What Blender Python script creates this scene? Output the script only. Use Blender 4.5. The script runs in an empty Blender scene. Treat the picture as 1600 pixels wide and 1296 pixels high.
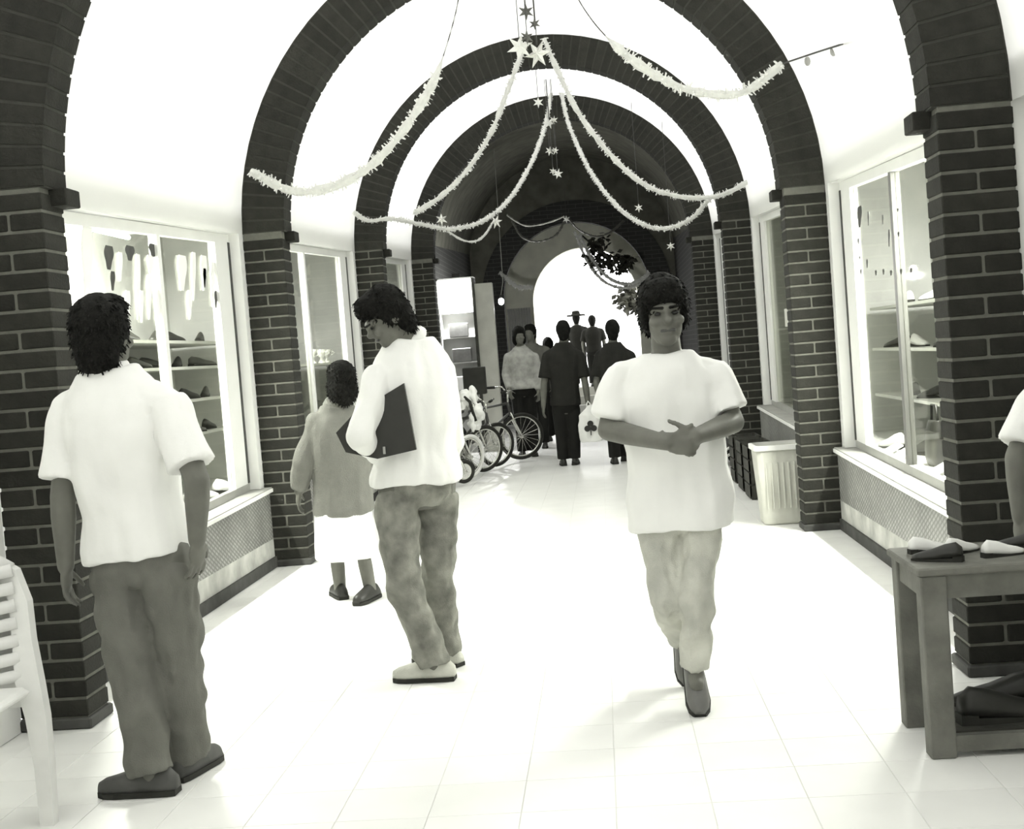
import bpy, math, random
import numpy as np
from mathutils import Vector, Matrix, noise

random.seed(7)
rng = np.random.default_rng(11)
SC = bpy.context.scene
COL = SC.collection

# ------------------------------------------------------------------ camera
FPX = 2000.0                                   # focal length in pixels of a 1600 px wide frame
CX, CZ, YAW, PITCH, ROLL = 0.4112, 1.35, 0.072, -0.0457, -0.0771
cy, sy, cp, sp = math.cos(YAW), math.sin(YAW), math.cos(PITCH), math.sin(PITCH)
fwd = Vector((-sy*cp, cy*cp, sp)); rgt = Vector((cy, sy, 0)); upv = rgt.cross(fwd)
c_, s_ = math.cos(ROLL), math.sin(ROLL)
r2 = rgt*c_ + upv*s_; u2 = upv*c_ - rgt*s_
cam_data = bpy.data.cameras.new('camera'); cam = bpy.data.objects.new('camera', cam_data); COL.objects.link(cam)
cam_data.sensor_fit = 'HORIZONTAL'; cam_data.sensor_width = 36.0; cam_data.lens = 36.0*FPX/1600.0
cam_data.clip_start = 0.05; cam_data.clip_end = 300
cam.matrix_world = Matrix(((r2.x, u2.x, -fwd.x, CX), (r2.y, u2.y, -fwd.y, 0), (r2.z, u2.z, -fwd.z, CZ), (0, 0, 0, 1)))
SC.camera = cam

# ------------------------------------------------------------------ world, exposure
SKY = 3.0
world = bpy.data.worlds.new('overcast_sky'); SC.world = world; world.use_nodes = True
bg = world.node_tree.nodes['Background']; bg.inputs['Color'].default_value = (1.0, 1.0, 0.98, 1); bg.inputs['Strength'].default_value = SKY
SC.view_settings.view_transform = 'Standard'; SC.view_settings.look = 'None'
SC.view_settings.exposure = 0.16; SC.view_settings.gamma = 1.0; SC.view_settings.use_curve_mapping = False
try:
    SC.cycles.use_denoising = True; SC.cycles.max_bounces = 10; SC.cycles.diffuse_bounces = 7; SC.cycles.transparent_max_bounces = 12
    SC.cycles.sample_clamp_indirect = 8.0
except Exception:
    pass

# ------------------------------------------------------------------ materials
MATS = {}
def tint(v, b=0.94): return (v, v*1.002, v*b)
def mat(name, v, rough=0.8, var=0.12, scale=9.0, bump=0.0, bscale=60.0, spec=0.25, metal=0.0, b=0.94, rnd=0.0, v2=None):
    if name in MATS: return MATS[name]
    m = bpy.data.materials.new(name); m.use_nodes = True; nt = m.node_tree; N = nt.nodes; L = nt.links
    bs = N['Principled BSDF']; bs.inputs['Roughness'].default_value = rough; bs.inputs['Specular IOR Level'].default_value = spec
    bs.inputs['Metallic'].default_value = metal
    tc = N.new('ShaderNodeTexCoord'); nz = N.new('ShaderNodeTexNoise'); nz.inputs['Scale'].default_value = scale; nz.inputs['Detail'].default_value = 5
    L.new(tc.outputs['Object'], nz.inputs['Vector'])
    rp = N.new('ShaderNodeValToRGB'); rp.color_ramp.elements[0].position = 0.3; rp.color_ramp.elements[1].position = 0.7
    a = v*(1-var); c = (v2 if v2 is not None else v*(1+var))
    rp.color_ramp.elements[0].color = (*tint(a, b), 1); rp.color_ramp.elements[1].color = (*tint(c, b), 1)
    L.new(nz.outputs['Fac'], rp.inputs['Fac']); out = rp.outputs['Color']
    if rnd > 0:
        oi = N.new('ShaderNodeObjectInfo'); mr = N.new('ShaderNodeMapRange'); mr.inputs['To Min'].default_value = 1-rnd; mr.inputs['To Max'].default_value = 1+rnd
        L.new(oi.outputs['Random'], mr.inputs['Value'])
        hs = N.new('ShaderNodeHueSaturation'); L.new(mr.outputs['Result'], hs.inputs['Value']); L.new(out, hs.inputs['Color']); out = hs.outputs['Color']
    L.new(out, bs.inputs['Base Color'])
    if bump > 0:
        n2 = N.new('ShaderNodeTexNoise'); n2.inputs['Scale'].default_value = bscale; n2.inputs['Detail'].default_value = 4
        L.new(tc.outputs['Object'], n2.inputs['Vector'])
        bp = N.new('ShaderNodeBump'); bp.inputs['Strength'].default_value = bump; bp.inputs['Distance'].default_value = 0.01
        L.new(n2.outputs['Fac'], bp.inputs['Height']); L.new(bp.outputs['Normal'], bs.inputs['Normal'])
    MATS[name] = m; return m

def mat_emit(name, v, strength):
    m = bpy.data.materials.new(name); m.use_nodes = True
    bs = m.node_tree.nodes['Principled BSDF']; bs.inputs['Base Color'].default_value = (*tint(v), 1)
    bs.inputs['Emission Color'].default_value = (1, 1, 0.97, 1); bs.inputs['Emission Strength'].default_value = strength
    MATS[name] = m; return m

def mat_vault():
    m = bpy.data.materials.new('translucent_white_vault'); m.use_nodes = True; nt = m.node_tree; N = nt.nodes; L = nt.links
    N.remove(N['Principled BSDF']); out = N['Material Output']
    nz = N.new('ShaderNodeTexNoise'); nz.inputs['Scale'].default_value = 1.4; nz.inputs['Detail'].default_value = 6
    tc = N.new('ShaderNodeTexCoord'); L.new(tc.outputs['Object'], nz.inputs['Vector'])
    rp = N.new('ShaderNodeValToRGB'); rp.color_ramp.elements[0].color = (*tint(0.78, 0.98), 1); rp.color_ramp.elements[1].color = (*tint(0.84, 0.98), 1)
    L.new(nz.outputs['Fac'], rp.inputs['Fac'])
    d = N.new('ShaderNodeBsdfDiffuse'); t = N.new('ShaderNodeBsdfTranslucent'); mx = N.new('ShaderNodeMixShader'); mx.inputs['Fac'].default_value = 0.42
    L.new(rp.outputs['Color'], d.inputs['Color']); L.new(rp.outputs['Color'], t.inputs['Color'])
    L.new(d.outputs[0], mx.inputs[1]); L.new(t.outputs[0], mx.inputs[2]); L.new(mx.outputs[0], out.inputs['Surface'])
    MATS['vault'] = m; return m

def mat_glass():
    m = bpy.data.materials.new('shop_window_glass'); m.use_nodes = True; nt = m.node_tree; N = nt.nodes; L = nt.links
    N.remove(N['Principled BSDF']); out = N['Material Output']
    tr = N.new('ShaderNodeBsdfTransparent'); tr.inputs['Color'].default_value = (0.93, 0.94, 0.9, 1)
    gl = N.new('ShaderNodeBsdfGlossy'); gl.inputs['Roughness'].default_value = 0.02; gl.inputs['Color'].default_value = (0.9, 0.9, 0.88, 1)
    lw = N.new('ShaderNodeLayerWeight'); lw.inputs['Blend'].default_value = 0.5; pw = N.new('ShaderNodeMath'); pw.operation = 'POWER'; pw.inputs[1].default_value = 6.0; L.new(lw.outputs['Facing'], pw.inputs[0]); fr = N.new('ShaderNodeMath'); fr.operation = 'MULTIPLY_ADD'; fr.inputs[1].default_value = 0.45; fr.inputs[2].default_value = 0.03; L.new(pw.outputs[0], fr.inputs[0])
    mx = N.new('ShaderNodeMixShader'); L.new(fr.outputs[0], mx.inputs['Fac']); L.new(tr.outputs[0], mx.inputs[1]); L.new(gl.outputs[0], mx.inputs[2])
    L.new(mx.outputs[0], out.inputs['Surface']); MATS['glass'] = m; return m

def mat_pattern_tile():
    # small glazed wicker-pattern wall tiles: pattern far finer than one can pick apart
    m = bpy.data.materials.new('patterned_glazed_wall'); m.use_nodes = True; nt = m.node_tree; N = nt.nodes; L = nt.links
    bs = N['Principled BSDF']; bs.inputs['Roughness'].default_value = 0.5
    tc = N.new('ShaderNodeTexCoord'); sx = N.new('ShaderNodeSeparateXYZ'); L.new(tc.outputs['Object'], sx.inputs[0])
    cb = N.new('ShaderNodeCombineXYZ'); L.new(sx.outputs['Y'], cb.inputs['X']); L.new(sx.outputs['Z'], cb.inputs['Y'])
    mp = N.new('ShaderNodeMapping'); mp.inputs['Rotation'].default_value = (0, 0, math.radians(28)); L.new(cb.outputs[0], mp.inputs[0])
    br = N.new('ShaderNodeTexBrick'); br.inputs['Scale'].default_value = 1.0; br.inputs['Brick Width'].default_value = 0.052; br.inputs['Row Height'].default_value = 0.026
    br.inputs['Mortar Size'].default_value = 0.006
    br.inputs['Color1'].default_value = (*tint(0.44), 1); br.inputs['Color2'].default_value = (*tint(0.34), 1); br.inputs['Mortar'].default_value = (*tint(0.2), 1)
    L.new(mp.outputs[0], br.inputs['Vector'])
    nz = N.new('ShaderNodeTexNoise'); nz.inputs['Scale'].default_value = 2.5; L.new(tc.outputs['Object'], nz.inputs['Vector'])
    mx = N.new('ShaderNodeMix'); mx.data_type = 'RGBA'; mx.blend_type = 'MULTIPLY'; mx.inputs['Factor'].default_value = 0.6
    L.new(br.outputs['Color'], mx.inputs['A']); L.new(nz.outputs['Fac'], mx.inputs['B']); L.new(mx.outputs['Result'], bs.inputs['Base Color'])
    bp = N.new('ShaderNodeBump'); bp.inputs['Strength'].default_value = 0.5; bp.inputs['Distance'].default_value = 0.004; bp.invert = True
    L.new(br.outputs['Fac'], bp.inputs['Height']); L.new(bp.outputs['Normal'], bs.inputs['Normal'])
    MATS['pattern'] = m; return m

def mat_brick_far():
    m = bpy.data.materials.new('far_dark_brickwork'); m.use_nodes = True; nt = m.node_tree; N = nt.nodes; L = nt.links
    bs = N['Principled BSDF']; bs.inputs['Roughness'].default_value = 0.9
    tc = N.new('ShaderNodeTexCoord'); sx = N.new('ShaderNodeSeparateXYZ'); L.new(tc.outputs['Object'], sx.inputs[0])
    ad = N.new('ShaderNodeMath'); ad.operation = 'ADD'; L.new(sx.outputs['X'], ad.inputs[0]); L.new(sx.outputs['Y'], ad.inputs[1])
    cb = N.new('ShaderNodeCombineXYZ'); L.new(ad.outputs[0], cb.inputs['X']); L.new(sx.outputs['Z'], cb.inputs['Y'])
    br = N.new('ShaderNodeTexBrick'); br.inputs['Scale'].default_value = 1.0; br.inputs['Brick Width'].default_value = 0.28; br.inputs['Row Height'].default_value = 0.0775
    br.inputs['Mortar Size'].default_value = 0.006
    br.inputs['Color1'].default_value = (*tint(0.03), 1); br.inputs['Color2'].default_value = (*tint(0.036), 1); br.inputs['Mortar'].default_value = (*tint(0.075), 1)
    L.new(cb.outputs[0], br.inputs['Vector']); L.new(br.outputs['Color'], bs.inputs['Base Color'])
    MATS['brick_far'] = m; return m

mat('brick', 0.023, 0.9, 0.2, 14, 0.4, 90, b=0.82, rnd=0.18)
mat('mortar_dark', 0.05, 0.95, 0.15, 20, 0.3, 120, b=0.86)
mat('mortar', 0.135, 0.95, 0.15, 20, 0.3, 120, b=0.86)
mat('floor_tile', 0.80, 0.35, 0.035, 3.0, spec=0.3, b=0.975, rnd=0.02)
mat('floor_joint', 0.78, 0.9, 0.06, 5, b=0.975)
mat('plaster', 0.80, 0.9, 0.05, 3, 0.1, 40, b=0.975)
mat('dado', 0.42, 0.9, 0.25, 6, 0.2, 30)
mat('base_dark', 0.06, 0.8, 0.3, 10)
mat('white_metal', 0.78, 0.45, 0.03, 4, spec=0.4, b=0.975)
mat('grey_metal', 0.32, 0.4, 0.08, 6, spec=0.5)
mat('sill_grey', 0.34, 0.6, 0.12, 6)
mat('mullion_grey', 0.16, 0.4, 0.08, 6, spec=0.4)
mat('shelf', 0.62, 0.5, 0.05, 5, b=0.975)
mat('display_back', 0.62, 0.9, 0.15, 2.2, b=0.985)
mat('white_paint', 0.86, 0.7, 0.02, 5, b=0.975)
mat('black_leather', 0.022, 0.45, 0.2, 12, spec=0.4, b=0.85)
mat('grey_leather', 0.12, 0.5, 0.2, 12, spec=0.4)
mat('white_card', 0.8, 0.8, 0.03, 5, b=0.975)
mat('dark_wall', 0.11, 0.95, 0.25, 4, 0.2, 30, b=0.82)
mat('end_wall', 0.75, 0.95, 0.12, 3, 0.2, 30, b=0.86)
mat('shutter', 0.2, 0.7, 0.15, 3)
mat('skin', 0.13, 0.6, 0.12, 14, spec=0.35, b=0.86)
mat('skin_light', 0.2, 0.6, 0.12, 14, spec=0.35, b=0.88)
mat('hair', 0.009, 0.75, 0.35, 60, 0.6, 160, spec=0.12, b=0.85)
mat('white_cloth', 0.80, 0.9, 0.03, 6, 0.15, 30, b=0.975)
mat('trouser_grey', 0.14, 0.9, 0.16, 7, 0.3, 220, b=0.88)
mat('jeans', 0.21, 0.9, 0.4, 13, 0.3, 200, b=0.88)
mat('pale_jeans', 0.5, 0.9, 0.25, 7, 0.3, 200, b=0.9)
mat('cardigan', 0.2, 0.95, 0.06, 20, 0.6, 180, b=0.9)
mat('dark_cloth', 0.018, 0.9, 0.2, 8, 0.2, 100, b=0.85)
mat('darker_cloth', 0.011, 0.9, 0.2, 8, 0.2, 100, b=0.85)
mat('blouse', 0.36, 0.9, 0.2, 16, 0.2, 80)
mat('shoe_grey', 0.07, 0.6, 0.3, 12)
mat('lip', 0.07, 0.6, 0.1, 9); mat('eye', 0.02, 0.3, 0.1, 9)
mat('tinsel', 0.86, 0.5, 0.06, 25, spec=0.4, b=0.975)
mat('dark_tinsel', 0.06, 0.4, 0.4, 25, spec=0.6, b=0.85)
mat('foil', 0.62, 0.25, 0.2, 20, spec=0.8, metal=0.4)
mat('wire', 0.05, 0.6, 0.1, 9)
mat('rubber', 0.025, 0.7, 0.2, 12, b=0.85)
mat('white_rubber', 0.7, 0.6, 0.05, 12, b=0.975)
mat('chrome', 0.7, 0.22, 0.06, 8, spec=0.6, metal=0.8)
mat('bike_frame', 0.08, 0.35, 0.3, 4, spec=0.5)
mat('bin_plastic', 0.55, 0.6, 0.1, 5, 0.1, 40, b=0.9)
mat('wood_dark', 0.05, 0.7, 0.3, 12, 0.3, 40, b=0.85)
mat('wood_grey', 0.15, 0.75, 0.25, 9, 0.3, 60, b=0.88)
mat('leaf', 0.05, 0.7, 0.4, 3, b=0.8)
mat('pavement', 0.5, 0.9, 0.1, 4)
def add_translucency(name, fac):
    nt = MATS[name].node_tree; N = nt.nodes; L = nt.links; bs = N['Principled BSDF']; src = bs.inputs['Base Color'].links[0].from_socket
    t = N.new('ShaderNodeBsdfTranslucent'); L.new(src, t.inputs['Color']); mx = N.new('ShaderNodeMixShader'); mx.inputs['Fac'].default_value = fac
    L.new(bs.outputs[0], mx.inputs[1]); L.new(t.outputs[0], mx.inputs[2]); L.new(mx.outputs[0], N['Material Output'].inputs['Surface'])
add_translucency('tinsel', 0.5)
mat_vault(); mat_glass(); mat_pattern_tile(); mat_brick_far()
mat_emit('tube_light', 0.9, 9.0); mat_emit('bulb_light', 0.9, 14.0)

# ------------------------------------------------------------------ mesh helpers
class MB:
    def __init__(self): self.v = []; self.f = []
    def add(self, vs, fs):
        o = len(self.v); self.v += [tuple(p) for p in vs]; self.f += [tuple(i+o for i in f) for f in fs]; return self
    def hexa(self, p):            # 8 points: bottom 0-3 ccw, top 4-7
        return self.add(p, [(3, 2, 1, 0), (4, 5, 6, 7), (0, 1, 5, 4), (1, 2, 6, 5), (2, 3, 7, 6), (3, 0, 4, 7)])
    def box(self, x0, x1, y0, y1, z0, z1):
        return self.hexa([(x0, y0, z0), (x1, y0, z0), (x1, y1, z0), (x0, y1, z0), (x0, y0, z1), (x1, y0, z1), (x1, y1, z1), (x0, y1, z1)])
    def slope(self, x0, x1, y0, y1, a0, b0, a1, b1):     # box whose bottom/top run from a0/b0 at y0 to a1/b1 at y1
        return self.hexa([(x0, y0, a0), (x1, y0, a0), (x1, y1, a1), (x0, y1, a1), (x0, y0, b0), (x1, y0, b0), (x1, y1, b1), (x0, y1, b1)])
    def bev(self, x0, x1, y0, y1, z0, z1, b):            # box with chamfered vertical and horizontal edges
        xs = [(x0+b, y0), (x1-b, y0), (x1, y0+b), (x1, y1-b), (x1-b, y1), (x0+b, y1), (x0, y1-b), (x0, y0+b)]
        cxx, cyy = (x0+x1)/2, (y0+y1)/2
        ins = [(cxx+(x-cxx)*(1-2*b/(x1-x0)), cyy+(y-cyy)*(1-2*b/(y1-y0))) for x, y in xs]
        return self.loft([[(x, y, z0) for x, y in ins], [(x, y, z0+b) for x, y in xs], [(x, y, z1-b) for x, y in xs], [(x, y, z1) for x, y in ins]])
    def loft(self, secs, cap=True, close=False):
        n = len(secs[0]); o = len(self.v)
        for s in secs: self.v += [tuple(p) for p in s]
        R = len(secs)
        for i in range(R if close else R-1):
            j = (i+1) % R
            for k in range(n):
                self.f.append((o+i*n+k, o+i*n+(k+1) % n, o+j*n+(k+1) % n, o+j*n+k))
        if cap and not close:
            self.f.append(tuple(o+k for k in reversed(range(n)))); self.f.append(tuple(o+(R-1)*n+k for k in range(n)))
        return self
    def tube(self, path, rad, n=10, cap=True, close=False, squash=None):
        P = [Vector(p) for p in path]; m = len(P)
        if not isinstance(rad, (list, tuple)): rad = [rad]*m
        secs = []; prev = None
        for i in range(m):
            if close: t = (P[(i+1) % m]-P[i-1])
            else: t = (P[min(i+1, m-1)]-P[max(i-1, 0)])
            t.normalize()
            if prev is None:
                a = Vector((0, 0, 1)) if abs(t.z) < 0.9 else Vector((1, 0, 0)); u = t.cross(a).normalized()
            else:
                u = prev-t*prev.dot(t); u = u.normalized() if u.length > 1e-6 else t.orthogonal().normalized()
            prev = u; w = t.cross(u)
            secs.append([P[i]+(u*math.cos(2*math.pi*k/n)+w*math.sin(2*math.pi*k/n)*(squash or 1))*rad[i] for k in range(n)])
        return self.loft(secs, cap, close)
    def capsule(self, a, b, ra, rb, n=12, rings=4):
        a = Vector(a); b = Vector(b); t = (b-a); L = t.length
        if L < 1e-6: return self.ell(a, (ra,)*3)
        t.normalize(); pts = []; rr = []
        for i in range(rings+1):
            g = math.pi/2*(1-i/rings); pts.append(a-t*ra*math.sin(g)); rr.append(max(ra*math.cos(g), 1e-4))
        for i in range(rings+1):
            g = math.pi/2*i/rings; pts.append(b+t*rb*math.sin(g)); rr.append(max(rb*math.cos(g), 1e-4))
        return self.tube(pts, rr, n)
    def ell(self, c, r, M=None, n=16, rings=10):
        c = Vector(c); secs = []
        for i in range(rings+1):
            g = math.pi*i/rings; z = -math.cos(g); q = max(math.sin(g), 1e-3); s = []
            for k in range(n):
                p = Vector((r[0]*q*math.cos(2*math.pi*k/n), r[1]*q*math.sin(2*math.pi*k/n), r[2]*z))
                s.append(c+(M @ p if M else p))
            secs.append(s)
        return self.loft(secs)
    def prism(self, poly, d):       # poly: list of 3-D points, d: extrusion vector
        d = Vector(d); a = [Vector(p) for p in poly]; return self.loft([a, [p+d for p in a]])
    def mesh(self, name, smooth=False):
        me = bpy.data.meshes.new(name); me.from_pydata([tuple(p) for p in self.v], [], self.f); me.update()
        if smooth: me.shade_smooth()
        return me
    def build(self, name, m, parent=None, smooth=False, loc=None):
        return link(name, self.mesh(name, smooth), m, parent, loc)

def link(name, me, m=None, parent=None, loc=None, rot=None):
    o = bpy.data.objects.new(name, me); COL.objects.link(o)
    if m is not None and len(me.materials) == 0: me.materials.append(MATS[m])
    if parent is not None: o.parent = parent
    if loc is not None: o.location = loc
    if rot is not None: o.rotation_euler = rot
    return o
def empty(name, loc=(0, 0, 0), rot=(0, 0, 0)):
    o = bpy.data.objects.new(name, None); o.empty_display_size = 0.1; COL.objects.link(o); o.location = loc; o.rotation_euler = rot; return o
def tag(o, label=None, cat=None, group=None, kind=None):
    if label: o['label'] = label
    if cat: o['category'] = cat
    if group: o['group'] = group
    if kind: o['kind'] = kind
    return o
def struct(o, label): return tag(o, label, None, None, 'structure')

# ------------------------------------------------------------------ setting: measures
ZA = [1.0, 4.906, 8.797, 12.974, 17.033]       # front planes of the four brick arches (index 1..4)
GAP, PW, PD = 1.72, 0.28, 0.21                 # half clear width, pier width, pier depth
RIN, ROUT, RV = 1.70, 1.99, 2.0
def zs(y): return 2.15+0.0475*(y-4.9)          # springing line of the vaults, rising gently
def zsill(y): return 0.50+0.025*(y-6.3)
COURSE = 0.0775

# floor: slab with single tiles in view, the far tiles joined
fl = MB().box(-2.1, 2.1, -3.0, 27.4, -0.12, -0.003).build('floor', 'floor_joint'); struct(fl, 'pale tiled floor of the arcade passage')
T = 0.28; tile_me = MB().bev(-T/2+0.0014, T/2-0.0014, -T/2+0.0014, T/2-0.0014, -0.003, 0.0, 0.0008).mesh('tile'); tile_me.materials.append(MATS['floor_tile'])
far = MB(); nt_ = 0
for r in range(-22, 84):
    y = 4.84-0.14+T*r
    if y < -2.9 or y > 27.2: continue
    for k in range(-7, 8):
        x = 0.36-0.14+T*k-0.28
        if abs(x) > 2.0: continue
        if 3.45 < y < 9.6 and nt_ < 300:
            t = link('tile', tile_me, None, fl, (x, y, 0)); nt_ += 1
        else:
            far.box(x-T/2+0.0014, x+T/2-0.0014, y-T/2+0.0014, y+T/2-0.0014, -0.003, 0.0)
fo = far.build('tile_field', 'floor_tile', fl); fo['kind'] = 'stuff'

# vaults
def vault(y0, y1, m, seg=40, ny=6, R=RV):
    b = MB(); n = seg+1; vs = []
    for j in range(ny+1):
        y = y0+(y1-y0)*j/ny; z0 = zs(y)
        for k in range(n):
            a = math.pi*k/seg; vs.append((R*math.cos(a), y, z0+R*math.sin(a)))
    fs = [(j*n+k, (j+1)*n+k, (j+1)*n+k+1, j*n+k+1) for j in range(ny) for k in range(seg)]
    return b.add(vs, fs).build('ceiling', m, None, True)
vault_lab = ['white barrel vault over the passage nearest the viewer', 'white barrel vault between first and second brick arches', 'white barrel vault between second and third brick arches',
             'narrow band of white barrel vault before the dark stretch']
for i, (a, b_) in enumerate([(-3.0, ZA[1]+0.1), (ZA[1]+0.1, ZA[2]+0.1), (ZA[2]+0.1, ZA[3]+0.1), (ZA[3]+0.1, ZA[4]+0.1)]):
    struct(vault(a, b_, 'vault'), vault_lab[i])
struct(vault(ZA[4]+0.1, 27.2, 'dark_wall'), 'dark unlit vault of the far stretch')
struct(MB().box(-2.6, 2.6, -3.1, -3.0, -0.1, 4.6).build('wall_light_block', 'plaster'), 'unseen plaster wall added behind the viewer to keep out sky light')  # unseen wall, added to keep sky light off the near pier fronts

# piers and arches
brick_full = MB().bev(-PW/2, PW/2, -PD/2, PD/2, -0.0325, 0.0325, 0.004).mesh('brick'); brick_full.materials.append(MATS['brick'])
hw = PW/2-0.006
brick_half = MB().bev(-hw/2, hw/2, -PD/2, PD/2, -0.0325, 0.0325, 0.004).mesh('brick'); brick_half.materials.append(MATS['brick'])
NV = 68; dA = math.pi/NV; g = 0.0075
w_in = RIN*dA/2-g*0.85; w_out = ROUT*dA/2-g
wedge = MB().loft([[(-w_in, -PD/2, RIN), (w_in, -PD/2, RIN), (w_in, PD/2, RIN), (-w_in, PD/2, RIN)], [(-w_out, -PD/2, ROUT), (w_out, -PD/2, ROUT), (w_out, PD/2, ROUT), (-w_out, PD/2, ROUT)]]).mesh('brick')
wedge.materials.append(MATS['brick'])
ordn = ['nearest', 'second', 'third', 'fourth']
lm = {(1, -1): 'dark brick pier behind the man in grey trousers', (1, 1): 'dark brick pier behind the low shoe table', (2, -1): 'dark brick pier beside the woman in the cardigan',
      (2, 1): 'dark brick pier beside the pale waste bin', (3, -1): 'dark brick pier behind the head of the man with the folder', (3, 1): 'dark brick pier right of the walking man, beyond the bin',
      (4, -1): 'dark brick pier left of the lit display case', (4, 1): 'dark brick pier just right of the walking man\'s head'}
for i in (1, 2, 3, 4):
    y = ZA[i]; top = zs(y)
    for s in (-1, 1):
        root = empty('brick_pier', (s*(GAP+PW/2), y+PD/2, 0)); tag(root, lm[(i, s)], 'pier', 'brick piers of the arcade')
        MB().box(-PW/2+0.006, PW/2-0.006, -PD/2+0.006, PD/2-0.006, 0, top).build('mortar_core', 'mortar', root)
        MB().bev(-PW/2-0.012, PW/2+0.012, -PD/2-0.012, PD/2+0.012, 0, 0.045, 0.006).build('plinth', 'base_dark', root)
        z = 0.045+0.038; k = 0
        while z+0.033 < top:
            if k % 2 == 0:
                link('brick', brick_full, None, root, (random.uniform(-.0015, .0015), 0, z))
            else:
                for q in (-1, 1):
                    link('brick', brick_half, None, root, (q*(hw/2+0.006)+random.uniform(-.001, .001), 0, z))
            z += COURSE; k += 1
        imp = MB().bev(-0.05, 0.05, -0.07, 0.07, -0.035, 0.035, 0.004).build('impost_brick', 'brick', root, loc=(-s*(PW/2+0.015), PD/2-0.05, top-0.03))
    ar = empty('brick_arch', (0, y+PD/2, top))
    tag(ar, '%s dark brick arch spanning the passage' % ordn[i-1], 'arch', 'brick arches of the arcade')
    core = MB(); secs = []
    for k in range(NV+1):
        a = math.pi*k/NV
        secs.append([(r*math.cos(a), yy, r*math.sin(a)) for r, yy in ((RIN+0.005, -PD/2+0.005), (ROUT+0.01, -PD/2+0.005), (ROUT+0.01, PD/2-0.005), (RIN+0.005, PD/2-0.005))])
    core.loft(secs).build('mortar_ring', 'mortar_dark', ar)
    for k in range(NV):
        link('brick', wedge, None, ar, (0, random.uniform(-.002, .002), 0), (0, math.pi/2-math.pi*(k+0.5)/NV, 0))

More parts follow.
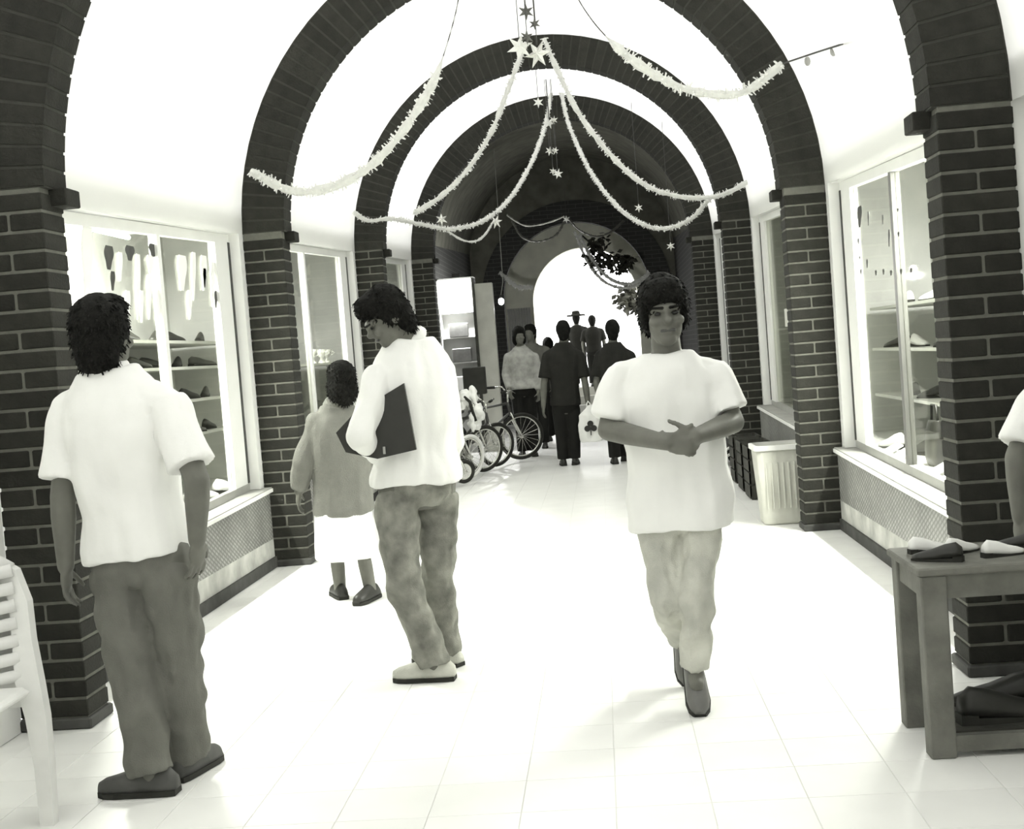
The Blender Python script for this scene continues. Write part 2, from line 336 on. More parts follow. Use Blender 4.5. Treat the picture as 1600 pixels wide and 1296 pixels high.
# shop fronts: low wall, sill, window, post, niche for bays 1..3 on both sides
wn = 0; tn = 0
side_n = {-1: 'left', 1: 'right'}
def sx(s, a, b):  # mirror an x-range
    return (a, b) if s > 0 else (-b, -a)
near_w = {1: 'nearest', 2: 'middle', 3: 'farthest'}
for s in (-1, 1):
    for i in (1, 2, 3):
        y0, y1 = ZA[i]+PD, ZA[i+1]; sd = side_n[s]
        x0, x1 = sx(s, 1.965, 2.16)
        lw = MB().slope(x0, x1, y0, y1, 0.20, zsill(y0)-0.03, 0.20, zsill(y1)-0.03).build('wall_'+sd, 'pattern')
        struct(lw, '%s low wall of small patterned tiles under the %s shop window' % (sd, near_w[i]))
        MB().slope(x0, x1, y0, y1, 0.0, 0.20, 0.0, 0.20).build('dado', 'dado', lw)
        xs_ = sx(s, 1.945, 2.18)
        MB().slope(xs_[0], xs_[1], y0, y1, zsill(y0)-0.03, zsill(y0), zsill(y1)-0.03, zsill(y1)).build('sill', 'sill_grey', lw)
        xe = sx(s, 1.938, 1.946); MB().slope(xe[0], xe[1], y0, y1, zsill(y0)-0.032, zsill(y0)-0.008, zsill(y1)-0.032, zsill(y1)-0.008).build('sill_edge', 'white_metal', lw)
        xb = sx(s, 1.95, 1.966)
        bb = MB().slope(xb[0], xb[1], y0, y1, 0, 0.075, 0, 0.075).build('foot_strip_'+sd, 'base_dark'); struct(bb, 'dark strip along the foot of the %s low wall, %s bay' % (sd, near_w[i]))  # thin dark strip where the low wall meets the floor
        # window
        wn += 1
        w = empty('window_%d' % wn, (s*2.1, (y0+y1)/2, zsill((y0+y1)/2))); struct(w, '%s shop window on the %s side in white metal frame' % (near_w[i], sd))
        L0 = w.location
        def part(nm, x0, x1, ya, yb, za0, zb0, za1, zb1, m):
            b = MB().slope(x0, x1, ya, yb, za0, zb0, za1, zb1); b.v = [(p[0]-L0.x, p[1]-L0.y, p[2]-L0.z) for p in b.v]; return b.build(nm, m, w)
        xa, xc = sx(s, 2.075, 2.125)
        part('frame_head', xa, xc, y0, y1, zs(y0)-0.06, zs(y0), zs(y1)-0.06, zs(y1), 'white_metal')
        part('frame_foot', xa, xc, y0, y1, zsill(y0), zsill(y0)+0.05, zsill(y1), zsill(y1)+0.05, 'grey_metal')
        ym = y0+(y1-y0)*0.585 if i == 1 else (y0+y1)/2
        for nm, ya, yb, mm in (('jamb', y0, y0+0.06, 'white_metal'), ('jamb', y1-0.42, y1-0.12, 'white_metal'), ('mullion', ym-0.03, ym+0.03, 'white_metal') if s < 0 else ('mullion', ym-0.03, ym+0.03, 'mullion_grey')):
            part(nm, xa, xc, ya, yb, zsill(ya)+0.05, zs(ya)-0.06, zsill(yb)+0.05, zs(yb)-0.06, mm)
        part('jamb_groove', *sx(s, 2.070, 2.076), y1-0.13, y1-0.09, zsill(y1)+0.05, zs(y1)-0.06, zsill(y1)+0.05, zs(y1)-0.06, 'wire')
        xg = sx(s, 2.097, 2.103)
        part('pane', xg[0], xg[1], y0+0.06, ym-0.03, zsill(y0)+0.05, zs(y0)-0.06, zsill(ym)+0.05, zs(ym)-0.06, 'glass')
        part('pane', xg[0], xg[1], ym+0.03, y1-0.42, zsill(ym)+0.05, zs(ym)-0.06, zsill(y1)+0.05, zs(y1)-0.06, 'glass')
        # post beside the next pier, lintel
        tn += 1
        xp = sx(s, 2.001, 2.16)
        struct(MB().slope(xp[0], xp[1], y1-0.09, y1+PD, zsill(y1), zs(y1), zsill(y1), zs(y1)).build('trim_%d' % tn, 'white_metal'), 'white post between the %s %s window and the brick pier' % (near_w[i], sd))
        tn += 1
        xl = sx(s, 2.02, 2.2)
        struct(MB().slope(xl[0], xl[1], y0-PD, y1, zs(y0), zs(y0)+0.16, zs(y1), zs(y1)+0.16).build('trim_%d' % tn, 'white_metal'), 'white lintel over the %s %s shop window' % (near_w[i], sd))
    # shop interior behind the windows: back wall, floor, ceiling, partitions
    X0, X1 = 2.16, 2.95
    cuts = [ZA[1]-0.05, 9.95, 14.05, 17.25]
    for i in range(3):
        a, b_ = cuts[i]+(0.035 if i else 0), cuts[i+1]
        nb = MB()
        q = sx(s, X1, X1+0.06); nb.box(q[0], q[1], a, b_, 0.2, 3.2)
        q = sx(s, X0, X1+0.06)
        nb.slope(q[0], q[1], a, b_, 0.2, zsill(a)-0.03, 0.2, zsill(b_)-0.03)
        nb.slope(q[0], q[1], a, b_, zs(a)+0.16, zs(a)+0.3, zs(b_)+0.16, zs(b_)+0.3)
        nb.box(q[0], q[1], b_-0.03, b_+0.03, 0.2, 3.2)
        if i == 0: nb.box(q[0], q[1], a-0.03, a+0.03, 0.2, 3.2)
        struct(nb.build('wall_shop_'+side_n[s], 'display_back'), 'pale inner walls of the %s %s shop display' % (near_w[i+1], side_n[s]))
# bay 0 walls (mostly out of frame): plain left wall, open shop doorway on the right
struct(MB().box(-2.2, -2.0, -3.0, ZA[1], 0, 2.15).build('wall_left', 'plaster'), 'plain plaster wall on the left before the nearest pier')
struct(MB().box(2.0, 2.2, -3.0, 2.6, 0, 2.15).build('wall_right', 'plaster'), 'plain plaster wall on the right before the shop doorway')
room = MB(); room.box(3.6, 3.7, 2.0, 4.9, 0, 2.6); room.box(2.0, 3.7, 2.5, 2.6, 0, 2.6); room.box(2.0, 3.7, 4.93, 4.99, 0, 2.6); room.box(2.01, 3.7, 2.5, 4.95, 2.16, 2.3); room.box(2.1, 3.7, 2.5, 4.95, -0.1, 0)
struct(room.build('wall_doorway', 'plaster'), 'pale shop doorway room at the right edge')

# far dark stretch
for s in (-1, 1):
    q = sx(s, 1.98, 2.15)
    struct(MB().box(q[0], q[1], ZA[4]+PD, 27.2, 0, 4.0).build('wall_far_'+side_n[s], 'brick_far'), '%s dark brick wall of the far stretch' % side_n[s])
ar = MB(); secs = []
for k in range(49):
    a = math.pi*k/48; zc = 2.42
    secs.append([(0.05+r*math.cos(a), yy, zc+r*math.sin(a)) for r, yy in ((1.43, 25.0), (1.85, 25.0), (1.85, 25.25), (1.43, 25.25))])
fa = empty('brick_arch', (0.05, 25.1, 0)); tag(fa, 'small dark brick arch far down, before the bright opening', 'arch')
b = ar.loft(secs); b.v = [(p[0]-0.05, p[1]-25.1, p[2]) for p in b.v]; b.build('arch_ring', 'brick_far', fa)
for s in (-1, 1):
    q = sx(s, 1.43, 1.85); MB().box(q[0], q[1], -0.1, 0.15, 0, 2.42).build('jamb', 'brick_far', fa)
sp_ = MB(); n = 48      # dark spandrel wall above and beside the far arch
for k in range(n):
    a0, a1 = math.pi*k/n, math.pi*(k+1)/n
    def outp(a):
        c, s2 = math.cos(a), math.sin(a); t = min(2.05/max(abs(c), 1e-6), 3.2/max(s2, 1e-6)); return (0.05+t*c, 2.42+t*s2)
    p0, p1 = (0.05+1.85*math.cos(a0), 2.42+1.85*math.sin(a0)), (0.05+1.85*math.cos(a1), 2.42+1.85*math.sin(a1)); o0, o1 = outp(a0), outp(a1)
    sp_.hexa([(p0[0], 25.02, p0[1]), (o0[0], 25.02, o0[1]), (o0[0], 25.24, o0[1]), (p0[0], 25.24, p0[1]), (p1[0], 25.02, p1[1]), (o1[0], 25.02, o1[1]), (o1[0], 25.24, o1[1]), (p1[0], 25.24, p1[1])])
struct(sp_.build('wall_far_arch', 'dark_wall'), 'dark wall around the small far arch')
# end wall with arched opening
ew = MB(); oc, orr, oz = 0.19, 1.10, 2.40; Y0, Y1 = 27.0, 27.25
ew.box(-2.1, oc-orr, Y0, Y1, 0, oz); ew.box(oc+orr, 2.1, Y0, Y1, 0, oz)
for k in range(n):
    a0, a1 = math.pi*k/n, math.pi*(k+1)/n
    def outq(a):
        c, s2 = math.cos(a), math.sin(a)
        t = min(((2.1-oc) if c > 0 else (2.1+oc))/max(abs(c), 1e-6), 3.4/max(s2, 1e-6)); return (oc+t*c, oz+t*s2)
    p0, p1 = (oc+orr*math.cos(a0), oz+orr*math.sin(a0)), (oc+orr*math.cos(a1), oz+orr*math.sin(a1)); o0, o1 = outq(a0), outq(a1)
    ew.hexa([(p0[0], Y0, p0[1]), (o0[0], Y0, o0[1]), (o0[0], Y1, o0[1]), (p0[0], Y1, p0[1]), (p1[0], Y0, p1[1]), (o1[0], Y0, o1[1]), (o1[0], Y1, o1[1]), (p1[0], Y1, p1[1])])
struct(ew.build('wall_end', 'end_wall'), 'grey end wall with a bright arched opening to the street')
pv = MB()
for k in range(3): pv.box(-1.6, 2.0, 27.4+0.3*k, 27.7+0.3*k+(12 if k == 2 else 0), -0.12, 0.18*(k+1))
struct(pv.build('floor_street', 'pavement'), 'pale raised street pavement and steps beyond the opening')

# roller shutter on the left of the far stretch
sh = empty('roller_shutter', (-1.10, 24.6, 0)); tag(sh, 'grey ribbed shutter panel left of the bright opening', 'shutter')
for k in range(9): MB().box(-0.20+0.05*k, -0.155+0.05*k, -0.02, 0.02, 0, 2.25).build('slat', 'shutter', sh)

# ------------------------------------------------------------------ people
def remesh(mb, voxel, smooth_it=3, wrinkle=0.0, wscale=9.0, stretch=(1, 1, 0.5), seed=0.0, name='m'):
    me = mb.mesh(name+'_raw'); o = bpy.data.objects.new(name+'_raw', me); COL.objects.link(o)
    md = o.modifiers.new('r', 'REMESH'); md.mode = 'VOXEL'; md.voxel_size = voxel
    if smooth_it:
        sm = o.modifiers.new('s', 'SMOOTH'); sm.factor = 0.5; sm.iterations = smooth_it
    dg = bpy.context.evaluated_depsgraph_get(); dg.update()
    out = bpy.data.meshes.new_from_object(o.evaluated_get(dg))
    bpy.data.objects.remove(o); bpy.data.meshes.remove(me); out.name = name
    if wrinkle:
        nv = len(out.vertices); co = np.empty(nv*3); no = np.empty(nv*3)
        out.vertices.foreach_get('co', co); out.vertices.foreach_get('normal', no); co = co.reshape(-1, 3); no = no.reshape(-1, 3)
        d = np.array([noise.noise(Vector((p[0]*wscale*stretch[0]+seed, p[1]*wscale*stretch[1], p[2]*wscale*stretch[2])))+0.5*noise.noise(Vector((p[0]*wscale*2.3+seed, p[1]*wscale*2.3, p[2]*wscale*1.3+3))) for p in co])
        co = co+no*(d*wrinkle)[:, None]; out.vertices.foreach_set('co', co.ravel()); out.update()
    out.shade_smooth()
    return out

def V(p): return Vector(p)
def oval(c, side, fw, w, d, n=20, pw=2.4):
    pts = []
    for k in range(n):
        a = 2*math.pi*k/n; ca, sa = math.cos(a), math.sin(a)
        pts.append(c+side*(w*math.copysign(abs(ca)**(2/pw), ca))+fw*(d*math.copysign(abs(sa)**(2/pw), sa)))
    return pts
def torso_frame(J, facing):
    H = (V(J['hl'])+V(J['hr']))/2; N = V(J['neck'])
    f = Vector((facing[0], facing[1], 0)).normalized()
    hs = V(J['hr'])-V(J['hl']); ss = V(J['sr'])-V(J['sl'])
    return H, N, f, hs, ss
def torso(mb, J, facing, prof, grow=0.0, wide=1.0, n=20):
    H, N, f, hs, ss = torso_frame(J, facing); secs = []
    for t, w, d in prof:
        c = H.lerp(N, t); c = c-f*0.015*math.sin(max(0, min(1, t))*math.pi)
        sd = hs.normalized().lerp(ss.normalized(), max(0, min(1, t))).normalized(); ax = (N-H).normalized(); sd = (sd-ax*sd.dot(ax)).normalized()
        ff = ax.cross(sd).normalized()
        if ff.dot(f) < 0: ff = -ff
        secs.append(oval(c, sd, ff, (w+grow)*wide, d+grow, n))
    return mb.loft(secs)
PROF = [(-0.16, .10, .085), (-0.06, .155, .115), (0.06, .16, .118), (0.25, .142, .102), (0.45, .15, .108), (0.68, .168, .112), (0.80, .162, .102), (0.89, .128, .088), (0.96, .088, .074), (1.02, .06, .058)]

def hand(mb, wrist, d, palm, curl=0.5, sz=1.0, thumb=1):
    d = V(d).normalized(); pn = V(palm); pn = (pn-d*pn.dot(d)).normalized(); sd = d.cross(pn).normalized()*thumb
    w = V(wrist); M = Matrix((sd, d, pn)).transposed()
    mb.ell(w+d*0.045*sz, (0.040*sz, 0.052*sz, 0.017*sz), M)
    for k, (off, L) in enumerate(((0.033, .066), (0.011, .075), (-0.011, .07), (-0.033, .054))):
        p = w+d*0.082*sz+sd*off*sz; dr = (d+sd*(off*2.2)).normalized(); r = 0.0085*sz
        for q, fr in enumerate((0.45, 0.32, 0.23)):
            ang = curl*(0.55+0.25*q); axis_dir = (dr*math.cos(ang)+pn*math.sin(ang)).normalized()
            e = p+axis_dir*L*fr*sz; mb.capsule(p, e, r, r*0.92, 8, 3); p = e; dr = axis_dir; r *= 0.93
    p = w+d*0.025*sz+sd*0.034*sz; dr = (d*0.65+sd*0.6+pn*0.35).normalized()
    e = p+dr*0.042*sz; mb.capsule(p, e, 0.012*sz, 0.0105*sz, 8, 3); dr = (dr+d*0.5+pn*curl*0.5).normalized(); mb.capsule(e, e+dr*0.034*sz, 0.0105*sz, 0.009*sz, 8, 3)

def head_matrix(yaw, pitch, roll=0.0):
    # local head axes: x = head's right side as seen from behind, -y = face, z = crown
    return (Matrix.Rotation(yaw, 4, 'Z') @ Matrix.Rotation(pitch, 4, 'X') @ Matrix.Rotation(roll, 4, 'Y')).to_3x3()

def tufts(me, n, L, centre):
    if not n: return me
    q = random.Random(len(me.vertices)); b = MB(); b.v = [tuple(v.co) for v in me.vertices]; b.f = [tuple(p.vertices) for p in me.polygons]
    nv = len(me.vertices)
    for k in range(n):
        v = me.vertices[q.randrange(nv)]; p = v.co.copy(); no = v.normal.copy()
        d = (no*0.45+Vector((q.uniform(-.5, .5), q.uniform(-.5, .5), -0.75))).normalized(); u = d.cross(no)
        if u.length < 1e-3: continue
        u = u.normalized()*0.004; l = L*q.uniform(.5, 1.2)
        b.add([p-u, p+u, p+d*l*.6+u*.7+no*.003, p+d*l, p+d*l*.6-u*.7+no*.003], [(0, 1, 2, 3, 4)])
    out = b.mesh('hair', True); bpy.data.meshes.remove(me); return out

def person(key, label, J, facing, head=(0, 0, 0), shirt='white_cloth', sleeve='short', hem=0.0, lower='trousers', lmat='trouser_grey', smat='shoe_grey', skin='skin',
           feet=((0, -1), (0, -1)), curl=(0.5, 0.5), palms=None, voxel=0.0065, hs=0.93, hair='short', footpitch=(0, 0), wide=1.0, detail=True, shirt_wide=1.0, hanghand=True, leg_r=1.0, hat=False, handdir=(None, None), skirt=None, collar=False):
    base = ((V(J['al'])+V(J['ar']))/2); root = empty('person', (base.x, base.y, J.get('ground', 0.0))); tag(root, label, 'person')
    off = root.location.copy()
    def put(nm, me, m, parent=None):
        me.transform(Matrix.Translation(-off)); return link(nm, me, m, parent or root)
    fv = Vector((facing[0], facing[1], 0)).normalized()
    HM = head_matrix(*head); hc = V(J['head'])
    b = MB(); torso(b, J, facing, PROF, -0.008, wide)
    # neck and head
    nk = V(J['neck']); b.capsule(nk-Vector((0, 0, 0.05)), hc+HM @ Vector((0, 0.02, -0.06)), 0.06, 0.052)
    E_ = lambda c, r: b.ell(hc+HM @ (Vector(c)*hs), [x*hs for x in r], HM)
    E_((0, .012, .025), (.076, .098, .100)); E_((0, -.028, -.045), (.061, .068, .082)); E_((0, -.062, -.098), (.033, .032, .026))
    E_((0, -.083, .012), (.05, .02, .016)); E_((0, -.100, -.032), (.0165, .026, .018)); E_((0, -.094, -.008), (.011, .015, .03)); E_((0, -.088, -.068), (.026, .014, .014))
    for q in (-1, 1): E_((q*.077, .012, -.018), (.011, .022, .034)); E_((q*.042, -.072, -.035), (.022, .022, .02))
    # limbs
    for a in ('l', 'r'):
        S, E, W = V(J['s'+a]), V(J['e'+a]), V(J['w'+a])
        b.capsule(S.lerp(E, .18), E, 0.047, 0.041); b.capsule(E, E.lerp(W, 0.3), 0.042, 0.042); b.capsule(E.lerp(W, 0.3), W, 0.042, 0.029)
        hv = (W-E).normalized(); hd = handdir[0 if a == 'l' else 1]
        dv = V(hd) if hd else (hv+Vector((0, 0, -0.6))).normalized()
        if palms: pn = V(palms[0 if a == 'l' else 1])
        else:
            mid = (V(J['hl'])+V(J['hr']))/2; pn = Vector((mid.x-W.x, mid.y-W.y, 0))
        hand(b, W, dv, pn, curl[0 if a == 'l' else 1], 0.95, 1 if (dv.cross(pn)).dot(fv) > 0 else -1)
        Hh, K, A = V(J['h'+a]), V(J['k'+a]), V(J['a'+a])
        b.capsule(Hh, K, 0.082*leg_r, 0.055*leg_r); b.capsule(K, K.lerp(A, 0.35), 0.053*leg_r, 0.056*leg_r); b.capsule(K.lerp(A, 0.35), A, 0.056*leg_r, 0.036)
        fd = feet[0 if a == 'l' else 1]; fd = Vector((fd[0], fd[1], 0)).normalized()
        b.capsule(A+Vector((0, 0, -0.01)), A+fd*0.09+Vector((0, 0, -0.035)), 0.036, 0.026)
    put('body', remesh(b, voxel, 2, name='body'), skin)
    # face details
    if detail:
        for q in (-1, 1):
            e = MB().ell(hc+HM @ (Vector((q*.031, -.089, -.008))*hs), (0.013, 0.007, 0.007), HM, 12, 6).mesh('eye', True); put('eye', e, 'eye')
            br = MB(); br.capsule(hc+HM @ (Vector((q*.014, -.101, .012))*hs), hc+HM @ (Vector((q*.05, -.090, .014))*hs), 0.006, 0.004, 8, 3); put('eyebrow', br.mesh('eyebrow', True), 'hair')
        mo = MB(); mo.capsule(hc+HM @ (Vector((-.022, -.096, -.068))*hs), hc+HM @ (Vector((.022, -.096, -.068))*hs), 0.006, 0.006, 8, 3); put('mouth', mo.mesh('mouth', True), 'lip')
    # hair
    hb = MB(); HE = lambda c, r: hb.ell(hc+HM @ (Vector(c)*hs), [x*hs for x in r], HM)
    if hair == 'short':
        HE((0, .02, .045), (.087, .108, .095)); HE((0, .055, -.01), (.08, .07, .085)); HE((0, -.045, .085), (.07, .058, .05)); HE((0, .055, -.06), (.074, .062, .075))
        for q in (-1, 1): HE((q*.062, .02, .02), (.032, .06, .075))
    elif hair == 'fringe':
        HE((0, .015, .045), (.086, .108, .094)); HE((0, -.055, .075), (.070, .05, .045)); HE((0, .05, -.02), (.084, .07, .09)); HE((.02, -.082, .058), (.05, .022, .024))
        for q in (-1, 1): HE((q*.07, .005, .0), (.022, .05, .07)); HE((q*.045, -.075, .05), (.036, .026, .03))
    else:
        HE((0, .02, .045), (.092, .112, .1)); HE((0, .05, -.05), (.092, .075, .11)); HE((0, -.05, .085), (.075, .055, .045))
        for q in (-1, 1): HE((q*.07, .01, -.04), (.03, .055, .085))
    put('hair', tufts(remesh(hb, max(voxel, .0075), 2, 0.004, 30, (1, 1, 1), name='hair'), 900 if detail else 0, .018, hc), 'hair')
    if hat:
        h = MB(); c = hc+Vector((0, 0, 0.06)); h.tube([c, c+Vector((0, 0, 0.035))], [0.21, 0.2], 20); h.tube([c+Vector((0, 0, .01)), c+Vector((0, 0, .1)), c+Vector((0, 0, .12))], [0.1, 0.085, 0.06], 16)
        put('hat', remesh(h, 0.01, 1, name='hat'), 'dark_cloth')
    # shirt
    sb = MB(); k0 = hem
    pr = [(k0-0.02, .158, .124), (k0+0.05, .158, .124)]+[p for p in PROF if p[0] > k0+0.1 and p[0] < 0.98]+[(1.01, .066, .062)]
    torso(sb, J, facing, pr, 0.026, wide*shirt_wide)
    for a in ('l', 'r'):
        S, E, W = V(J['s'+a]), V(J['e'+a]), V(J['w'+a])
        inner = S.lerp(V(J['neck']), 0.62); sb.capsule(inner+Vector((0, 0, -0.05)), S+Vector((0, 0, -0.03)), 0.07, 0.068)
        if sleeve == 'short':
            e1 = S.lerp(E, 0.82); sb.tube([S.lerp(E, 0.0), S.lerp(E, 0.15), S.lerp(E, 0.5), e1], [.060, .070, .074, .08], 14)
        else:
            sb.capsule(S.lerp(E, .1), E, 0.068, 0.058); sb.tube([E.lerp(W, -0.05), E.lerp(W, 0.4), E.lerp(W, 0.9)], [.058, .056, .046], 14)
    ob = put('shirt', remesh(sb, max(voxel, .009), 2, 0.014 if detail else 0.0, 8, (1, 1, .7), seed=len(label)*1.7, name='shirt'), shirt)
    if collar:
        cb_ = MB(); axx = (hc-nk).normalized(); cb_.tube([nk-axx*0.015, nk+axx*0.03], [0.085, 0.07], 18); put('collar', remesh(cb_, .007, 1, name='collar'), shirt, None)
    # lower garment
    lb = MB()
    if lower == 'trousers':
        torso(lb, J, facing, [(-0.14, .10, .09), (-0.05, .158, .12), (min(hem+0.02, 0.07), .160, .120), (min(hem+0.02, 0.07)+0.05, .145, .105), (0.2, .13, .092)], 0.006, wide)
        for a in ('l', 'r'):
            Hh, K, A = V(J['h'+a]), V(J['k'+a]), V(J['a'+a]); dn = (A-K).normalized()
            lb.capsule(Hh.lerp(K, 0.2), K, 0.094*leg_r, 0.075*leg_r); lb.capsule(K, K.lerp(A, 0.4), 0.076*leg_r, 0.073*leg_r)
            lb.tube([K.lerp(A, 0.3), K.lerp(A, 0.7), A-dn*0.01], [.073*leg_r, .071*leg_r, .070*leg_r], 16)
        put('trousers', remesh(lb, max(voxel, .009), 2, 0.016 if detail else 0.0, 12, (1, 1, 1.1), seed=3.3+len(label), name='trousers'), lmat)
    else:
        H, N, f, hv, sv = torso_frame(J, facing); sd = hv.normalized(); zt, zb = skirt; sd = Vector((sd.x, sd.y, 0)).normalized(); ff = Vector((-sd.y, sd.x, 0))
        secs = []
        for t in (0, .25, .5, .75, 1):
            secs.append(oval(Vector((H.x, H.y, zt+(zb-zt)*t)), sd, ff, (.158+.026*t), .13+.045*t, 22))
        lb.loft(secs); put('skirt', remesh(lb, .009, 1, 0.008, 7, (1, 1, .15), name='skirt'), lmat)
    # shoes
    for n_, a in enumerate(('l', 'r')):
        A = V(J['a'+a]); fd = Vector((feet[n_][0], feet[n_][1], 0)).normalized(); pt = footpitch[n_]
        sb2 = MB(); up = Vector((0, 0, 1)); dirn = (fd*math.cos(pt)-up*math.sin(pt)); nrm = (up*math.cos(pt)+fd*math.sin(pt)); sdv = fd.cross(up).normalized()
        z0 = A-nrm*0.055 if pt else Vector((A.x, A.y, J.get('ground', 0.0)+0.002)); secs = []; so = []
        for u, w, h in ((-.085, .026, .045), (-.06, .034, .07), (0, .038, .085), (.06, .040, .07), (.12, .043, .052), (.16, .036, .042), (.185, .018, .028)):
            c = z0+dirn*u; ring = []
            for k in range(14):
                a_ = math.pi*k/13; ring.append(c+sdv*(w*math.cos(a_))+nrm*(0.018+h*math.sin(a_)))
            secs.append(ring); so.append([c+sdv*(w+.003), c+sdv*(w+.003)+nrm*.018, c-sdv*(w+.003)+nrm*.018, c-sdv*(w+.003)])
        s1 = sb2.loft(secs).mesh('shoe', True); o = put('shoe', s1, smat)
        s2 = MB().loft(so).mesh('sole'); put('sole', s2, 'rubber', o)
    return root

PJ = {}
PJ["A"]=dict(head=(-1.227, 4.16, 1.523), neck=(-1.227, 4.17, 1.403), sl=(-1.372, 4.2, 1.31), sr=(-1.007, 4.1, 1.3), el=(-1.416, 4.16, 0.998), er=(-0.907, 4.02, 1.027), wl=(-1.428, 4.16, 0.761), wr=(-0.938, 4.06, 0.83), hl=(-1.272, 4.2, 0.772), hr=(-1.072, 4.14, 0.782), kl=(-1.206, 4.1, 0.403), kr=(-1.068, 4.16, 0.423), al=(-1.158, 4.06, 0.064), ar=(-1.094, 4.24, 0.058))
PJ["B"]=dict(head=(-0.467, 5.3, 1.556), neck=(-0.385, 5.38, 1.449), sl=(-0.502, 5.26, 1.316), sr=(-0.277, 5.5, 1.28), el=(-0.579, 5.12, 1.078), er=(-0.264, 5.55, 0.998), wl=(-0.547, 5.32, 0.965), wr=(-0.337, 5.7, 0.848), hl=(-0.484, 5.34, 0.839), hr=(-0.328, 5.46, 0.823), kl=(-0.488, 5.3, 0.45), kr=(-0.363, 5.5, 0.42), al=(-0.383, 5.34, 0.06), ar=(-0.371, 5.60, 0.06))
PJ["C"]=dict(head=(-1.086, 7.3, 1.276), neck=(-1.134, 7.35, 1.14), sl=(-1.239, 7.3, 1.072), sr=(-1.059, 7.45, 1.051), el=(-1.341, 7.28, 0.832), er=(-1.03, 7.55, 0.8), wl=(-1.399, 7.35, 0.657), wr=(-1.1, 7.66, 0.74), hl=(-1.221, 7.36, 0.541), hr=(-1.086, 7.42, 0.525), kl=(-1.215, 7.38, 0.272), kr=(-1.05, 7.34, 0.271), al=(-1.219, 7.42, 0.055), ar=(-1.016, 7.3, 0.055))
PJ["D"]=dict(head=(0.655, 4.76, 1.474), neck=(0.659, 4.8, 1.316), sl=(0.494, 4.82, 1.266), sr=(0.811, 4.8, 1.252), el=(0.422, 4.78, 1.047), er=(0.881, 4.75, 1.044), wl=(0.622, 4.5, 1.005), wr=(0.722, 4.5, 1.02), hl=(0.585, 4.82, 0.734), hr=(0.755, 4.8, 0.734), kl=(0.588, 4.72, 0.406), kr=(0.700, 4.68, 0.426), al=(0.658, 5.08, 0.18), ar=(0.672, 4.72, 0.14))
PJ["E"]=dict(head=(-0.002, 15.2, 1.6), neck=(-0.013, 15.2, 1.456), sl=(-0.204, 15.2, 1.342), sr=(0.166, 15.2, 1.313), el=(-0.275, 15.15, 0.991), er=(0.21, 15.15, 0.969), wl=(-0.3, 15.1, 0.721), wr=(0.229, 15.1, 0.719), hl=(-0.116, 15.2, 0.735), hr=(0.038, 15.2, 0.722), kl=(-0.115, 15.2, 0.4), kr=(0.041, 15.2, 0.4), al=(-0.115, 15.2, 0.068), ar=(0.021, 15.2, 0.068))
PJ["F"]=dict(head=(0.576, 15.0, 1.559), neck=(0.566, 15.0, 1.41), sl=(0.416, 15.05, 1.302), sr=(0.755, 14.95, 1.269), el=(0.346, 15.0, 0.963), er=(0.79, 14.95, 0.931), wl=(0.38, 14.9, 0.702), wr=(0.783, 14.9, 0.689), hl=(0.508, 15.0, 0.736), hr=(0.659, 15.0, 0.733), kl=(0.494, 14.95, 0.379), kr=(0.615, 15.1, 0.37), al=(0.495, 14.95, 0.065), ar=(0.605, 15.25, 0.065))
PJ["G"]=dict(head=(-0.635, 16.9, 1.606), neck=(-0.632, 16.95, 1.454), sl=(-0.793, 16.95, 1.355), sr=(-0.463, 16.95, 1.33), el=(-0.852, 16.95, 1.106), er=(-0.414, 16.95, 1.08), wl=(-0.806, 16.8, 0.902), wr=(-0.428, 16.85, 0.849), hl=(-0.708, 16.95, 0.89), hr=(-0.55, 16.95, 0.877), kl=(-0.708, 16.93, 0.47), kr=(-0.55, 16.97, 0.47), al=(-0.708, 16.95, 0.065), ar=(-0.55, 16.95, 0.065))
PJ["K"]=dict(head=(2.075, 4.6, 1.345), neck=(2.06, 4.6, 1.189), sl=(1.92, 4.53, 1.08), sr=(2.216, 4.68, 1.07), el=(1.81, 4.49, 0.869), er=(2.27, 4.6, 0.83), wl=(1.80, 4.46, 0.665), wr=(2.4, 4.5, 0.643), hl=(2.08, 4.5, 0.53), hr=(2.1, 4.7, 0.53), kl=(2.48, 4.5, 0.5), kr=(2.48, 4.7, 0.5), al=(2.5, 4.5, 0.065), ar=(2.5, 4.7, 0.065))

A = PJ['A']
person('A', 'man seen from behind in white short-sleeved shirt and grey trousers at the left', A, (-0.25, 1), head=(math.pi-0.15, -0.1, 0), hem=0.02, feet=((-1, 0.05), (0.25, 1)), smat='shoe_grey', wide=1.02, collar=True, leg_r=1.05, hs=1.02)
B = PJ['B']
person('B', 'man in white shirt and mottled jeans bowing his head, dark folder under his arm', B, (-0.75, 0.66), head=(-1.20, 0.55, 0), sleeve='long', hem=0.04, lmat='jeans', feet=((-1, 0.1), (-0.8, 0.5)), curl=(0.8, 0.5), smat='pale_jeans', shirt_wide=1.12, wide=0.95, collar=True, handdir=((0.3, 0.8, -0.5), None))
C_ = PJ['C']
person('C', 'small woman in grey cardigan and white skirt beside the left pier', C_, (-0.5, 0.86), head=(math.pi+0.5, 0.0, 0), shirt='cardigan', sleeve='long', hem=-0.02, lower='skirt', skirt=(0.62, 0.245), lmat='white_cloth', feet=((-0.4, 0.9), (-0.3, -1)), smat='black_leather', hair='bob', hs=0.88, skin='skin', shirt_wide=0.98, collar=True, leg_r=0.75)
D = PJ['D']
